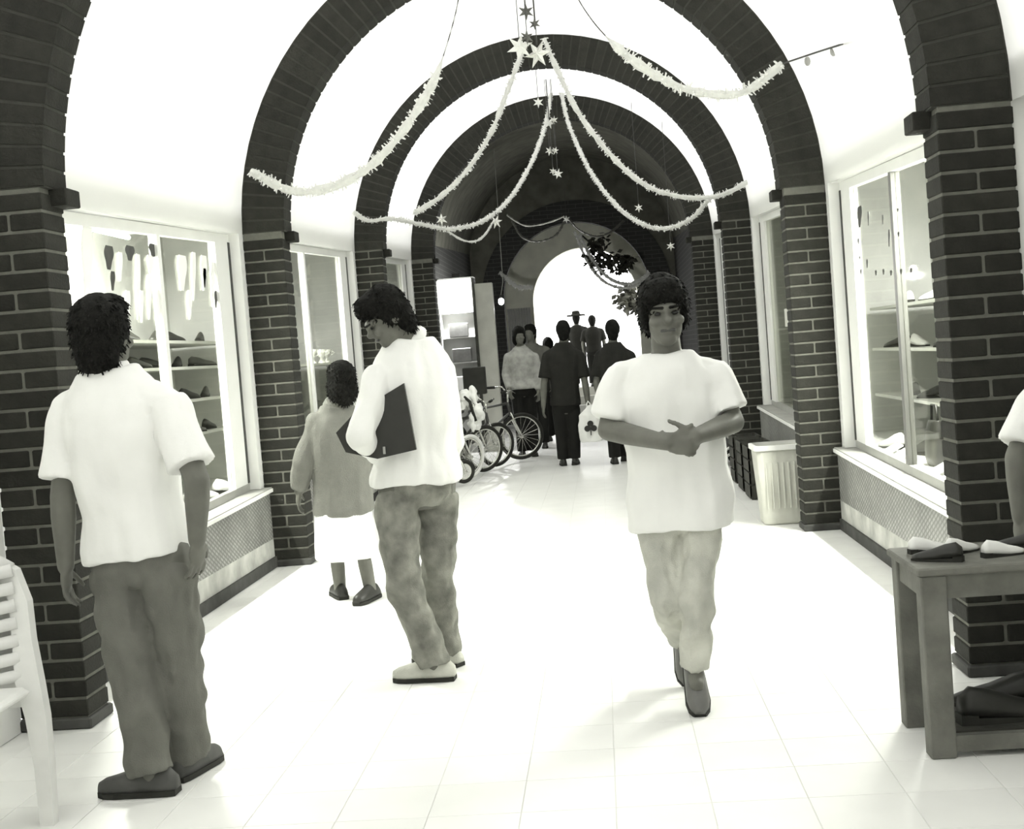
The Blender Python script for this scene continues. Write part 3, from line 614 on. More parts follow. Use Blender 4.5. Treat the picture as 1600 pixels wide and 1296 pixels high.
person('D', 'dark-haired man in white T-shirt and pale jeans walking towards the viewer, hands together', D, (0.05, -1), head=(0.06, 0.06, -0.03), hem=-0.10, lmat='pale_jeans', feet=((0, -1), (0.02, -1)), footpitch=(0.9, 0.55), curl=(1.5, 1.5), palms=((0.3, 1, 0.2), (-0.3, 1, 0.2)), handdir=((1, -0.2, -0.25), (-1, -0.1, -0.2)), hair='fringe', smat='grey_leather', shirt_wide=1.08, leg_r=0.86, hs=1.03)
person('E', 'man in dark clothes seen from behind carrying the white bag', PJ['E'], (0.05, 1), head=(math.pi, 0, 0), shirt='dark_cloth', sleeve='short', hem=0.0, lmat='darker_cloth', feet=((-.1, 1), (.1, 1)), smat='black_leather', voxel=0.012, detail=False)
person('F', 'man in dark shirt seen from behind, half hidden by the walking man', PJ['F'], (0.1, 1), head=(math.pi, 0, 0), shirt='dark_cloth', hem=0.0, lmat='darker_cloth', feet=((-.1, 1), (.1, 1)), smat='black_leather', voxel=0.012, detail=False)
person('G', 'woman in pale blouse and dark trousers standing behind the bicycles', PJ['G'], (0.1, -1), head=(0.3, 0.0, 0), shirt='blouse', sleeve='long', hem=0.05, lmat='darker_cloth', feet=((-.1, -1), (.1, -1)), smat='black_leather', voxel=0.012, hair='bob', detail=False, collar=True)
person('K', 'seated person in white short-sleeved shirt at the right edge behind the table', PJ['K'], (1, 0.0), head=(math.pi/2, 0, 0), hem=0.05, lmat='trouser_grey', feet=((1, 0), (1, 0)), smat='black_leather', voxel=0.009, shirt_wide=0.95)
def standing(cx, y, head_z, ground, fy, w=0.19):
    h = head_z-ground; s = h/1.56
    def q(x, dy, z): return (cx+x*s, y+dy, ground+z*s)
    return dict(ground=ground, head=q(0, 0, 1.56), neck=q(0, 0, 1.41), sl=q(-w, 0, 1.33), sr=q(w, 0, 1.33), el=q(-w-.06, 0, 1.03), er=q(w+.06, 0, 1.03), wl=q(-w-.05, .06*fy, .8), wr=q(w+.05, .06*fy, .8),
                hl=q(-.085, 0, .83), hr=q(.085, 0, .83), kl=q(-.09, .02*fy, .45), kr=q(.09, 0.02*fy, .45), al=q(-.09, 0, .065/s), ar=q(.09, 0, .065/s))
person('G2', 'dark-haired person half hidden behind the woman in the pale blouse', standing(-0.56, 18.3, 1.66, 0, -1), (0, -1), head=(-0.4, 0, 0), shirt='trouser_grey', lmat='darker_cloth', feet=((0, -1), (0, -1)), voxel=0.014, detail=False)
person('H', 'silhouetted person in a brimmed hat in the bright opening', standing(-0.06, 28.6, 2.06, 0.54, 1), (0, 1), head=(math.pi, 0, 0), shirt='dark_cloth', lmat='darker_cloth', feet=((0, 1), (0, 1)), voxel=0.014, detail=False, hat=True)
person('I', 'bare-headed silhouetted person in the bright opening beside the hat wearer', standing(0.29, 28.2, 1.98, 0.54, 1), (0, 1), head=(math.pi, 0, 0), shirt='dark_cloth', lmat='darker_cloth', feet=((0, 1), (0, 1)), voxel=0.014, detail=False)
person('J', 'person in dark clothes partly hidden between blouse woman and dark-shirted man', standing(-0.37, 19.6, 1.47, 0, 1), (0, 1), head=(math.pi, 0, 0), shirt='dark_cloth', lmat='darker_cloth', feet=((0, 1), (0, 1)), voxel=0.014, detail=False)

# ------------------------------------------------------------------ things people hold
fd = [(-0.393, 1.273), (-0.364, 0.998), (-0.526, 0.972), (-0.655, 1.008), (-0.689, 1.091), (-0.61, 1.163)]
b = MB(); b.prism([(x+0.49, -0.012, z-1.1) for x, z in fd], (0, 0.024, 0))
fo = empty('folder', (-0.49, 5.185, 1.1)); tag(fo, 'black folder tucked under the arm of the man in jeans', 'folder'); b.build('cover', 'black_leather', fo)
MB().box(-0.01, 0.0, -0.018, -0.012, -0.11, -0.08).build('clasp', 'grey_metal', fo)
def bag():
    r = empty('carrier_bag', (0.24, 14.93, 0.28)); tag(r, 'white carrier bag with a dark clover emblem', 'bag')
    m = MB(); secs = []
    for z, w, d in ((0, .13, .05), (.05, .145, .06), (.2, .14, .055), (.32, .12, .035), (.38, .06, .02), (.43, .03, .015)):
        secs.append(oval(Vector((0.01*math.sin(z*20), 0, z)), Vector((1, 0, 0)), Vector((0, 1, 0)), w, d, 18))
    me = remesh(m.loft(secs), .012, 1, .01, 14, name='sack'); link('sack', me, 'white_cloth', r)
    e = MB()
    for x, z in ((-.038, .16), (.038, .16), (0, .215)): e.tube([(x, -.071, z), (x, -.062, z)], [.036, .036], 16)
    e.hexa([(-.006, -.072, .08), (.006, -.072, .08), (.006, -.06, .08), (-.006, -.06, .08), (-.006, -.072, .2), (.006, -.072, .2), (.006, -.06, .2), (-.006, -.06, .2)])
    e.build('emblem', 'black_leather', r)
    MB().tube([(-.03, 0, .40), (-.025, 0, .45), (-.01, .0, .475), (.01, 0, .45), (.02, 0, .40)], .007, 8).build('handle', 'white_cloth', r, True)
bag()

# ------------------------------------------------------------------ bicycles
def ring(mb, R, r, c=(0, 0, 0), n=40, m=8):
    secs = []
    for k in range(n):
        a = 2*math.pi*k/n; d = Vector((math.cos(a), 0, math.sin(a)))
        secs.append([Vector(c)+d*(R+r*math.cos(2*math.pi*q/m))+Vector((0, r*math.sin(2*math.pi*q/m), 0)) for q in range(m)])
    return mb.loft(secs, cap=False, close=True)
def bicycle(loc, rz, R, label, tyre, frame='bike_frame', disc=False, lean=0.1, steer=0.0):
    root = empty('bicycle', loc, (lean, 0, rz)); tag(root, label, 'bicycle', 'bicycles parked along the left')
    # local: front wheel contact at origin, bike runs to -x
    wb = R*3.3; hub_f = Vector((0, 0, R)); hub_r = Vector((-wb, 0, R))
    for nm, h in (('front_wheel', hub_f), ('rear_wheel', hub_r)):
        t = ring(MB(), R-0.022, 0.022).build(nm, tyre, root, True, h)
        if nm == 'front_wheel': t.rotation_euler = (0, 0, steer)
        ring(MB(), R-0.048, 0.010).build('rim', 'chrome', t, True)
        if disc: MB().ell((0, 0, 0), (R-.05, .012, R-.05)).build('wheel_disc', 'white_rubber', t, True)
        sp2 = MB()
        for k in range(20):
            a = 2*math.pi*k/20; sp2.tube([(0.015*math.cos(a+.6), .02*(-1)**k, 0.015*math.sin(a+.6)), ((R-.05)*math.cos(a), 0, (R-.05)*math.sin(a))], .0018, 4)
        sp2.build('spokes', 'chrome', t); MB().tube([(0, -.045, 0), (0, .045, 0)], .018, 10).build('hub', 'chrome', t, True)
    bb = Vector((-wb*0.58, 0, R*0.95)); st = Vector((-wb*0.68, 0, R*2.25)); ht = Vector((-R*0.55, 0, R*2.45)); hb2 = Vector((-R*0.45, 0, R*2.05))
    f = MB(); f.tube([bb, hb2], .017, 8); f.tube([st, ht], .015, 8); f.tube([bb, st], .016, 8); f.tube([hb2, ht], .02, 8)
    for q in (-1, 1): f.tube([bb+Vector((0, q*.03, 0)), hub_r+Vector((0, q*.05, 0))], .01, 6); f.tube([st+Vector((0, q*.015, -.03)), hub_r+Vector((0, q*.05, 0))], .009, 6)
    f.build('frame', frame, root, True)
    fk = MB()
    for q in (-1, 1): fk.tube([hub_f+Vector((0, q*.045, 0)), Vector((-R*.35, q*.045, R*1.75)), hb2+Vector((0, q*.02, 0))], .011, 6)
    fk.build('fork', 'chrome', root, True)
    hbm = MB(); tp = ht+Vector((.01, 0, .12)); hbm.tube([ht, tp], .014, 8); hbm.tube([tp+Vector((-.14, -.27, .06)), tp+Vector((-.02, -.17, .07)), tp, tp+Vector((-.02, .17, .07)), tp+Vector((-.14, .27, .06))], .011, 8)
    h = hbm.build('handlebar', 'chrome', root, True)
    for q in (-1, 1): MB().capsule(tp+Vector((-.10, q*.235, .062)), tp+Vector((-.17, q*.29, .058)), .017, .017, 8, 3).build('grip', 'rubber', h, True)
    sd = MB(); sd.tube([st, st+Vector((-.02, 0, .1))], .012, 8); sd.build('seat_post', 'chrome', root, True)
    s2 = MB(); c = st+Vector((-.02, 0, .12)); s2.loft([oval(c+Vector((x, 0, z)), Vector((0, 1, 0)), Vector((0, 0, 1)), w, .025, 12) for x, z, w in ((-.13, .01, .05), (-.1, .01, .085), (-.02, 0, .06), (.08, -.005, .025), (.13, -.01, .012))]).build('saddle', 'rubber', root, True)
    ck = MB(); ck.tube([bb+Vector((0, .04, 0)), bb+Vector((0, .05, 0))], .075, 18); ck.tube([bb+Vector((0, .06, 0)), bb+Vector((.1, .07, -.12))], .01, 6); ck.tube([bb+Vector((0, -.06, 0)), bb+Vector((-.1, -.07, .12))], .01, 6)
    k = ck.build('crank', 'chrome', root, True)
    for q in (-1, 1): MB().box(-.04+q*.1+bb.x, .04+q*.1+bb.x, (0.07 if q > 0 else -.15), (.15 if q > 0 else -.07), bb.z-q*.12-.012, bb.z-q*.12+.012).build('pedal', 'rubber', k)
    return root
bicycle((-0.665, 16.15, 0.03), math.radians(22), 0.30, 'bicycle with bright chrome wheel, farthest of the parked row', 'rubber')
bicycle((-0.93, 15.35, 0.03), math.radians(42), 0.27, 'bicycle with dark tyres just left of the chrome-wheeled one', 'rubber')
bicycle((-1.02, 14.75, 0.03), math.radians(44), 0.275, 'bicycle with dark tyres in the middle of the parked row', 'rubber', 'wood_dark')
bicycle((-1.12, 14.0, 0.03), math.radians(40), 0.25, 'bicycle with white tyres near the man with the folder', 'white_rubber', 'white_metal', steer=0.25)
bicycle((-1.13, 13.55, 0.03), math.radians(35), 0.13, 'small child bicycle with pale disc wheel, nearest of the row', 'rubber', 'white_metal', True)
bx = empty('cardboard_box', (-1.04, 14.62, 0.94)); tag(bx, 'dark square box lying on the parked bicycles', 'box')
MB().bev(-.125, .125, -.1, .1, 0, .31, .006).build('carton', 'rubber', bx); MB().box(-.128, .128, -.03, .03, .311, .313).build('tape', 'wire', bx)
wr = MB(); rr = random.Random(5)
for k in range(16): wr.ell((rr.uniform(-.1, .1), rr.uniform(-.05, .05), rr.uniform(-.2, .2)), (rr.uniform(.03, .06), .04, rr.uniform(.04, .09)), None, 10, 6)
wp = empty('wrapped_bundle', (-1.06, 14.15, 0.58)); tag(wp, 'crumpled white plastic-wrapped bundle hanging on the bicycles', 'bundle')
me = remesh(wr, .012, 1, .016, 22, (1, 1, 1), name='wrapping'); me.transform(Matrix.Translation((0, 0, .22))); link('wrapping', me, 'white_paint', wp)
MB().tube([(-.06, -.07, .36), (.0, -.075, .3), (.02, -.07, .2), (.05, -.07, .08)], .018, 6).build('cord', 'rubber', wp, True)

# ------------------------------------------------------------------ lit display case beyond the fourth pier
dc = empty('display_case', (-1.56, 18.35, 0)); tag(dc, 'tall brightly lit display case behind the bicycles', 'display case')
MB().box(-.28, .25, .18, .2, 0, 2.5).build('back_panel', 'shelf', dc); MB().box(-.29, -.26, -.15, .2, 0, 2.52).build('side_panel', 'white_metal', dc); MB().box(.22, .25, -.15, .2, 0, 2.5).build('side_panel', 'wood_dark', dc)
MB().box(-.29, .25, -.15, .2, 2.49, 2.52).build('top_panel', 'white_metal', dc); MB().box(-.26, .22, -.16, -.14, 2.1, 2.49).build('light_box', 'tube_light', dc)
MB().box(.25, .50, .0, .2, 0, 2.42).build('wing_panel', 'bin_plastic', dc); MB().box(-.05, .06, -.1, .0, 2.52, 2.58).build('bracket', 'wire', dc)
for z in (0.5, 0.9, 1.3, 1.66, 2.02): MB().box(-.26, .22, -.06, .18, z, z+.015).build('shelf', 'shelf', dc)
for z, x in ((1.69, -.02), (1.33, .0), (0.93, .02)):
    g_ = MB().bev(-.14, .14, -.05, .05, 0, .2, .01); o = g_.build('merchandise_box', 'grey_leather' if z != 0.93 else 'white_card', None, loc=(-1.56+x, 18.33, z-0.015)); tag(o, 'boxed goods on the %s shelf of the tall lit display case' % {1.69: 'upper', 1.33: 'middle', 0.93: 'lower'}[z], 'box', 'goods in the lit display case')
LA = bpy.data.lights.new('case_light', 'AREA'); LA.shape = 'RECTANGLE'; LA.size = 0.4; LA.size_y = 0.06; LA.energy = 45; lo = bpy.data.objects.new('case_light', LA); COL.objects.link(lo); lo.parent = dc; lo.location = (-0.02, -.1, 2.09); lo.rotation_euler = (0.35, 0, 0)

# ------------------------------------------------------------------ lamps: fluorescent tubes in the shop windows
def tube_lamp(x, y, z, L, e, label):
    r = empty('fluorescent_lamp', (x, y, z)); tag(r, label, 'lamp', 'fluorescent lamps in the shop windows')
    MB().box(-.04, .04, -L/2-.05, L/2+.05, 0, .05).build('housing', 'white_metal', r)
    MB().tube([(0, -L/2, -.025), (0, L/2, -.025)], .015, 10).build('tube', 'tube_light', r, True)
    l = bpy.data.lights.new('tube_glow', 'AREA'); l.shape = 'RECTANGLE'; l.size = .06; l.size_y = L; l.energy = e; l.color = (1, 1, .985)
    o = bpy.data.objects.new('tube_glow', l); COL.objects.link(o); o.parent = r; o.location = (0, 0, -.05)
for s in (-1, 1):
    for i, e in ((1, 190 if s < 0 else 230), (2, 80 if s < 0 else 4), (3, 12)):
        ym = (ZA[i]+ZA[i+1])/2+0.3
        tube_lamp(s*2.5, ym, zs(ym)+0.05, 1.6, e, 'fluorescent tube inside the %s %s shop window' % (near_w[i], side_n[s]))

# bulb on cord
bl = empty('light_bulb', (-1.064, 20.0, 2.16)); tag(bl, 'lit bare bulb hanging on a cord in the dark far stretch', 'lamp')
MB().ell((0, 0, .05), (.045, .045, .055)).build('bulb', 'bulb_light', bl, True); MB().tube([(0, 0, .09), (0, 0, .15)], .022, 10).build('socket', 'wire', bl, True); MB().tube([(0, 0, .14), (.05, 0, .35), (.07, 0, 2.42)], .006, 6).build('cord', 'dado', bl)

lb2 = bpy.data.lights.new('bulb_glow', 'POINT'); lb2.energy = 110; lb2.shadow_soft_size = .05; lb2.color = (1, 1, .97); ob2 = bpy.data.objects.new('bulb_glow', lb2); COL.objects.link(ob2); ob2.parent = bl; ob2.location = (0, 0, -.06)

# ------------------------------------------------------------------ shop displays
def shoe_mesh():
    m = MB(); secs = []
    for u, w, h, z in ((-.12, .022, .05, .03), (-.09, .032, .075, .028), (-.03, .034, .07, .02), (.04, .038, .05, .012), (.1, .036, .035, .01), (.14, .018, .02, .01)):
        secs.append([(u, w*math.cos(math.pi*k/9), z+h*math.sin(math.pi*k/9)) for k in range(10)])
    return m.loft(secs).mesh('upper', True)
def sole_mesh():
    m = MB(); m.loft([[(u, w, 0), (u, w, z), (u, -w, z), (u, -w, 0)] for u, w, z in ((-.125, .024, .03), (-.08, .034, .028), (-.0795, .034, .02), (.04, .04, .013), (.11, .037, .011), (.145, .018, .011))])
    return m.mesh('sole')
UP, SO = shoe_mesh(), sole_mesh(); UP.materials.append(MATS['black_leather']); SO.materials.append(MATS['rubber'])
UPG = UP.copy(); UPG.materials.clear(); UPG.materials.append(MATS['grey_leather'])
UPW = UP.copy(); UPW.materials.clear(); UPW.materials.append(MATS['white_card'])
def shoe(x, y, z, rz, kind, label, group, sc=1.0):
    r = empty('shoe', (x, y, z), (0, 0, rz)); r.scale = (sc,)*3; tag(r, label, 'shoe', group)
    link('upper', kind, None, r); link('sole', SO, None, r)
def shelf(x0, x1, y0, y1, z, label):
    o = MB().box(x0, x1, y0, y1, z-.02, z).build('display_shelf', 'shelf'); tag(o, label, 'shelf', 'shelves in the shop windows')
lev = ['lowest', 'second', 'third', 'top']
zl = (0.98, 1.22, 1.45, 1.63)
for s in (-1, 1):
    for k, z in enumerate(zl if s < 0 else (0.86, 1.2, 1.5)):
        x0, x1 = sx(s, 2.45, 2.95); shelf(x0, x1, 5.3, 9.8, z, '%s display shelf in the nearest %s shop window' % (lev[k], side_n[s]))
rr = random.Random(3)
ORD = ['first', 'second', 'third', 'fourth', 'fifth', 'sixth', 'seventh', 'eighth', 'ninth']; cnt, lastk = 0, -1
for k, z in enumerate(zl):
    for y in (6.6, 7.05, 7.6, 8.05, 8.5, 9.0, 9.4):
        if rr.random() < 0.12: continue
        cnt = cnt+1 if y > 6.7 and k == lastk else 1; lastk = k
        shoe(-2.56+rr.uniform(-.03, .03), y+rr.uniform(-.1, .1), z, rr.choice((1.2, 1.5, -1.4, 0.6)), rr.choice((UP, UP, UP, UPG)), '%s shoe from the near end on the %s shelf of the left window' % (ORD[cnt-1], lev[k]), 'shoes in the left window', .8)
for y, z, kd, lb_ in ((8.6, .86, UP, 'second shoe on the lowest'), (9.2, .86, UPG, 'farthest shoe on the lowest'), (7.6, .86, UPG, 'nearest shoe on the lowest'), (8.1, 1.2, UP, 'second shoe on the middle'), (8.9, 1.2, UPW, 'third shoe on the middle'), (9.5, 1.2, UP, 'farthest shoe on the middle'), (7.2, 1.2, UPW, 'nearest shoe on the middle'), (8.4, 1.5, UPW, 'nearer shoe on the top'), (9.2, 1.5, UPW, 'farther shoe on the top')):
    shoe(2.58, y, z, rr.choice((1.7, 2.2, -1.4)), kd, lb_+' shelf of the nearest right shop window', 'shoes in the right window', .9)
# pieces standing on the window floor, right
o = empty('handbag', (2.36, 7.75, zsill(7.75)-.03)); tag(o, 'black handbag standing low in the nearest right shop window', 'bag')
link('pouch', remesh(MB().loft([oval(Vector((0, 0, z)), Vector((0, 1, 0)), Vector((1, 0, 0)), w, d, 16) for z, w, d in ((0, .1, .05), (.05, .12, .06), (.2, .11, .05), (.27, .09, .03))]), .01, 1, .004, name='pouch'), 'black_leather', o)
MB().tube([(0, -.07, .25), (0, -.05, .36), (0, .05, .36), (0, .07, .25)], .008, 8).build('strap', 'black_leather', o, True)
for k, (y, w) in enumerate(((6.75, .1), (7.05, .11), (7.35, .09), (8.2, .12), (8.5, .1))):
    c = MB(); c.hexa([(-.05, -w, 0), (.05, -w, .05), (.05, w, .05), (-.05, w, 0), (-.055, -w, .008), (.045, -w, .058), (.045, w, .058), (-.055, w, .008)])
    o = c.build('price_card', 'white_card', None, loc=(2.27, y, zsill(y)-.03)); tag(o, '%s white price card from the near end in the right shop window' % ORD[k], 'card', 'price cards in the right window')
for k, (y, x) in enumerate(((8.75, 2.33), (8.3, 2.42), (7.5, 2.5))):
    shoe(x, y, zsill(y)-.03, 1.9, (UPW, UP, UPG)[k], ('white', 'black', 'grey')[k]+' shoe standing on the floor of the nearest right shop window', 'shoes on the right window floor', 1.1)
for k, (y, x) in enumerate(((8.9, -2.3), (8.55, -2.36), (8.2, -2.3))):
    shoe(x, y, zsill(y)-.03, 1.2, (UPW, UPW, UPG)[k], ('farther white', 'nearer white', 'grey')[k]+' shoe standing on the floor of the nearest left shop window', 'shoes on the left window floor', 1.1)
# white and dark brush strokes painted on the panes
def stroke(s, top, bot, w, m, grp, lab):
    (ya, za), (yb, zb) = top, bot; n = 8; P1 = []; P2 = []
    for k in range(n+1):
        t = k/n; y = ya+(yb-ya)*t; z = za+(zb-za)*t; ww = 0.72*w*(0.55+0.45*math.sin(math.pi*min(1, t*1.3+.12)))*(1 if t < .8 else 1-(t-.8)*2.2)
        P1.append((s*2.094, y-ww, z)); P2.append((s*2.094, y+ww, z))
    r = MB(); n1 = len(P1); vs = P1+P2+[(p[0]-s*.003, p[1], p[2]) for p in P1+P2]; fs = []
    for k in range(n): fs += [(k, k+1, n1+k+1, n1+k), (2*n1+k, 3*n1+k, 3*n1+k+1, 2*n1+k+1), (k, 2*n1+k, 2*n1+k+1, k+1), (n1+k, n1+k+1, 3*n1+k+1, 3*n1+k)]
    r.add(vs, fs); return r
def strokes(s, lst, m, name, label):
    root = empty(name, (0, 0, 0)); root.location = (s*2.094, 7.3, 1.9); tag(root, label, 'lettering')
    for top, bot, w in lst:
        b = stroke(s, top, bot, w, m, None, None); b.v = [(p[0]-s*2.094, p[1]-7.3, p[2]-1.9) for p in b.v]; b.build('stroke', m, root)
WL = [([6.283, 2.167], [6.192, 1.77], .1), ([6.699, 2.061], [6.662, 1.905], .045), ([6.965, 2.07], [6.874, 1.706], .05), ([7.167, 2.078], [7.139, 1.967], .08), ([7.118, 1.966], [7.053, 1.71], .055), ([6.76, 1.859], [6.722, 1.703], .05), ([6.973, 1.869], [6.928, 1.69], .04), ([7.245, 1.892], [7.19, 1.677], .07),
      ([7.733, 2.119], [7.674, 1.9], .12), ([7.965, 2.156], [7.88, 1.849], .06), ([8.171, 2.15], [8.106, 1.92], .09), ([8.353, 2.121], [8.267, 1.822], .06), ([8.544, 2.091], [8.467, 1.829], .05), ([7.821, 1.907], [7.772, 1.727], .06)]
DL = [([6.545, 2.083], [6.516, 1.957], .09), ([6.566, 1.951], [6.542, 1.849], .045), ([6.849, 2.107], [6.829, 2.025], .1), ([7.227, 2.148], [7.208, 2.073], .1), ([8.161, 2.067], [8.125, 1.941], .045), ([8.368, 1.932], [8.335, 1.816], .05), ([8.593, 2.159], [8.567, 2.071], .035)]
DR = [([8.185, 2.114], [8.225, 1.986], .10), ([7.939, 2.056], [7.964, 1.973], .02), ([7.558, 1.996], [7.574, 1.943], .02), ([8.284, 1.923], [8.296, 1.883], .03), ([7.424, 1.899], [7.451, 1.804], .025), ([7.204, 1.865], [7.21, 1.841], .03), ([7.185, 1.992], [7.189, 1.975], .02), ([8.28, 1.809], [8.288, 1.786], .025), ([8.061, 1.774], [8.076, 1.723], .025), ([8.266, 1.727], [8.279, 1.688], .03), ([7.832, 1.693], [7.841, 1.663], .03), ([7.629, 1.688], [7.638, 1.655], .03), ([7.44, 1.669], [7.448, 1.64], .035), ([7.198, 1.661], [7.206, 1.633], .035), ([6.972, 1.653], [6.981, 1.62], .03)]
strokes(-1, WL, 'white_paint', 'painted_lettering', 'white brush strokes painted across the nearest left shop window')
strokes(-1, DL, 'shoe_grey', 'painted_lettering', 'short dark brush marks between white strokes on left window')
strokes(1, DR, 'shoe_grey', 'painted_lettering', 'small dark marks painted on the nearest right shop window')
# second-bay window contents
o = MB(); 
for k, (y, z) in enumerate(((12.6, 1.42), (12.85, 1.42), (12.2, 1.42))):
    r = empty('silver_cup', (-2.35, y, z)); tag(r, '%s shiny cup on the shelf of the middle left shop window' % ('middle', 'farthest', 'nearest')[k], 'cup', 'cups in the middle left window')
    MB().tube([(0, 0, 0), (0, 0, .01), (0, 0, .05), (0, 0, .07), (0, 0, .14)], [.04, .04, .012, .03, .055], 14).build('bowl', 'foil', r, True)
    MB().tube([(.05, 0, .12), (.085, 0, .1), (.04, 0, .075)], .006, 6).build('handle', 'foil', r)
shelf(-2.95, -2.22, 10.1, 13.9, 1.42, 'display shelf in the middle left shop window'); shelf(2.3, 2.95, 10.1, 13.9, 1.42, 'display shelf in the middle right shop window')
o = MB().bev(-.004, .004, -.12, .12, 0, .16, .002).build('notice_card', 'bin_plastic', None, loc=(2.09, 11.55, 1.42)); tag(o, 'small pale notice card on the middle right window pane', 'card')

# ------------------------------------------------------------------ garlands and ornaments
GL = {}
GL["A"]=[(-0.089, 12.8, 4.427), (-0.217, 12.8, 4.163), (-0.331, 12.8, 3.922), (-0.52, 12.8, 3.548), (-0.805, 12.8, 3.193), (-1.08, 12.8, 2.975), (-1.343, 12.9, 2.861)]
GL["B"]=[(0.038, 16.9, 4.774), (-0.062, 16.3, 4.222), (-0.243, 15.5, 3.641), (-0.496, 14.7, 3.132), (-0.766, 14.2, 2.865), (-1.074, 13.7, 2.752), (-1.36, 13.3, 2.792), (-1.602, 12.95, 2.83), (-1.815, 12.85, 2.818), (-1.933, 12.75, 2.901)]
GL["B2"]=[(-1.11, 13.7, 2.728), (-0.99, 13.8, 2.644), (-0.877, 13.9, 2.616), (-0.763, 14.0, 2.67), (-0.638, 14.1, 2.844)]
GL["C"]=[(0.091, 12.8, 4.448), (0.205, 12.8, 4.112), (0.381, 12.8, 3.682), (0.666, 12.8, 3.248), (0.959, 12.8, 2.945), (1.264, 12.8, 2.8), (1.575, 12.8, 2.754), (1.796, 12.8, 2.792), (1.971, 12.75, 2.871)]
GL["D"]=[(0.154, 16.9, 4.763), (0.241, 16.3, 4.171), (0.474, 15.3, 3.421), (0.793, 14.4, 2.846), (1.124, 13.8, 2.584), (1.417, 13.4, 2.601), (1.606, 12.95, 2.75)]
GL["E"]=[(-0.315, 8.6, 3.901), (-0.377, 8.6, 3.654), (-0.496, 8.6, 3.348), (-0.608, 8.6, 3.147), (-0.815, 8.6, 2.888), (-1.049, 8.6, 2.687), (-1.321, 8.6, 2.577), (-1.585, 8.6, 2.578), (-1.85, 8.6, 2.73)]
GL["F"]=[(0.393, 8.6, 3.79), (0.465, 8.6, 3.616), (0.598, 8.6, 3.415), (0.814, 8.6, 3.198), (1.056, 8.6, 3.037), (1.282, 8.6, 2.966), (1.491, 8.6, 2.964), (1.739, 8.6, 3.121)]
GL["F2"]=[(1.739, 8.6, 3.121), (1.86, 7.6, 2.98), (1.97, 6.4, 2.791)]
GL["H"]=[(0.185, 24.6, 3.566), (0.393, 24.6, 3.073), (0.648, 24.6, 2.723), (0.965, 24.6, 2.551), (1.273, 24.6, 2.599), (1.453, 24.6, 2.73)]
GL["I"]=[(0.101, 24.8, 3.64), (0.282, 24.8, 3.096), (0.547, 24.8, 2.681), (0.903, 24.8, 2.492), (1.25, 24.8, 2.538), (1.484, 24.8, 2.715)]
GL["J"]=[(-1.42, 24.97, 2.99), (-1.34, 24.97, 2.915), (-1.19, 24.97, 2.755), (-1.01, 24.97, 2.653), (-0.79, 24.97, 2.66)]
GL["K"]=[(-0.871, 20.0, 3.541), (-0.739, 20.0, 3.431), (-0.586, 20.0, 3.348), (-0.356, 20.0, 3.349), (-0.123, 20.0, 3.399), (0.02, 20.0, 3.446)]
GL["L"]=[(-0.889, 21.5, 3.603), (-0.749, 21.5, 3.324), (-0.489, 21.5, 3.217), (-0.182, 21.5, 3.298), (0.009, 21.5, 3.559)]
GL["M"]=[(0.052, 21.5, 3.555), (0.218, 21.5, 3.35), (0.497, 21.5, 3.22), (0.747, 21.5, 3.284), (0.971, 21.5, 3.446)]
def spline(P, step=0.04):
    P = [Vector(p) for p in P]; out = []
    Q = [P[0]*2-P[1]]+P+[P[-1]*2-P[-2]]
    for i in range(1, len(Q)-2):
        L = max(2, int((Q[i+1]-Q[i]).length/step))
        for k in range(L):
            t = k/L; a, b, c, d = Q[i-1], Q[i], Q[i+1], Q[i+2]
            out.append(0.5*((2*b)+(c-a)*t+(2*a-5*b+4*c-d)*t*t+(3*b-a-3*c+d)*t**3))
    out.append(P[-1]); return out
def garland(pts, r, label, m='tinsel', seed=0, thin=None):
    rr = random.Random(seed); path = spline(pts); o0 = path[len(path)//2].copy()
    root = empty('tinsel_garland', o0); tag(root, label, 'garland', 'tinsel garlands hung from the arches')
    path = [p-o0 for p in path]; n = len(path)
    def rad(i):
        t = i/(n-1)
        if thin and t < thin: return r*(0.12 if t < thin*0.85 else 0.12+0.88*(t-thin*0.85)/(thin*0.15))
        return r
    MB().tube(path, 0.004, 5).build('wire', 'wire', root)
    b = MB().tube(path, [max(rad(i)*rr.uniform(.4, .75), .003) for i in range(n)], 7)
    for i in range(n-1):
        a, c = path[i], path[i+1]; d = (c-a); ln = d.length; d.normalize(); u = d.orthogonal().normalized(); w = d.cross(u)
        for k in range(int(14 if r > .03 else 10)):
            t = rr.random(); an = rr.uniform(0, 2*math.pi); rad_i = rad(i)*rr.uniform(0.6, 1.15); p = a+d*ln*t
            dr = (u*math.cos(an)+w*math.sin(an)); tw = (d*math.cos(an*3)+dr.cross(d)*math.sin(an*3))*max(rad_i*0.16, .0025)
            e = p+dr*rad_i+d*rr.uniform(-.4, .4)*rad_i
            b.add([p-tw, p+tw, e+tw*0.6, e-tw*0.6], [(0, 1, 2, 3)])
    x = b.build('tinsel', m, root); x['kind'] = 'stuff'
garland(GL['A'], .042, 'white tinsel garland sweeping from the third arch crown down to the left', seed=1)
garland(GL['B'], .036, 'white tinsel garland sagging from the fourth arch crown to the left pier', seed=2)
garland(GL['B2'], .02, 'short thin tinsel loop below the left garlands', seed=3)
garland(GL['C'], .042, 'white tinsel garland sweeping from the third arch crown down to the right', seed=4)
garland(GL['D'], .036, 'white tinsel garland sagging from the fourth arch crown to the right pier', seed=5)
garland(GL['E'], .05, 'white tinsel garland hung across the left half of the second arch', seed=6, thin=.3)
garland(GL['F'], .05, 'white tinsel garland hung across the right half of the second arch', seed=7, thin=.3)
ln = empty('hanging_line', (1.86, 7.6, 2.98)); tag(ln, 'thin dark line stretched along the right side of the nearest vault', 'line')
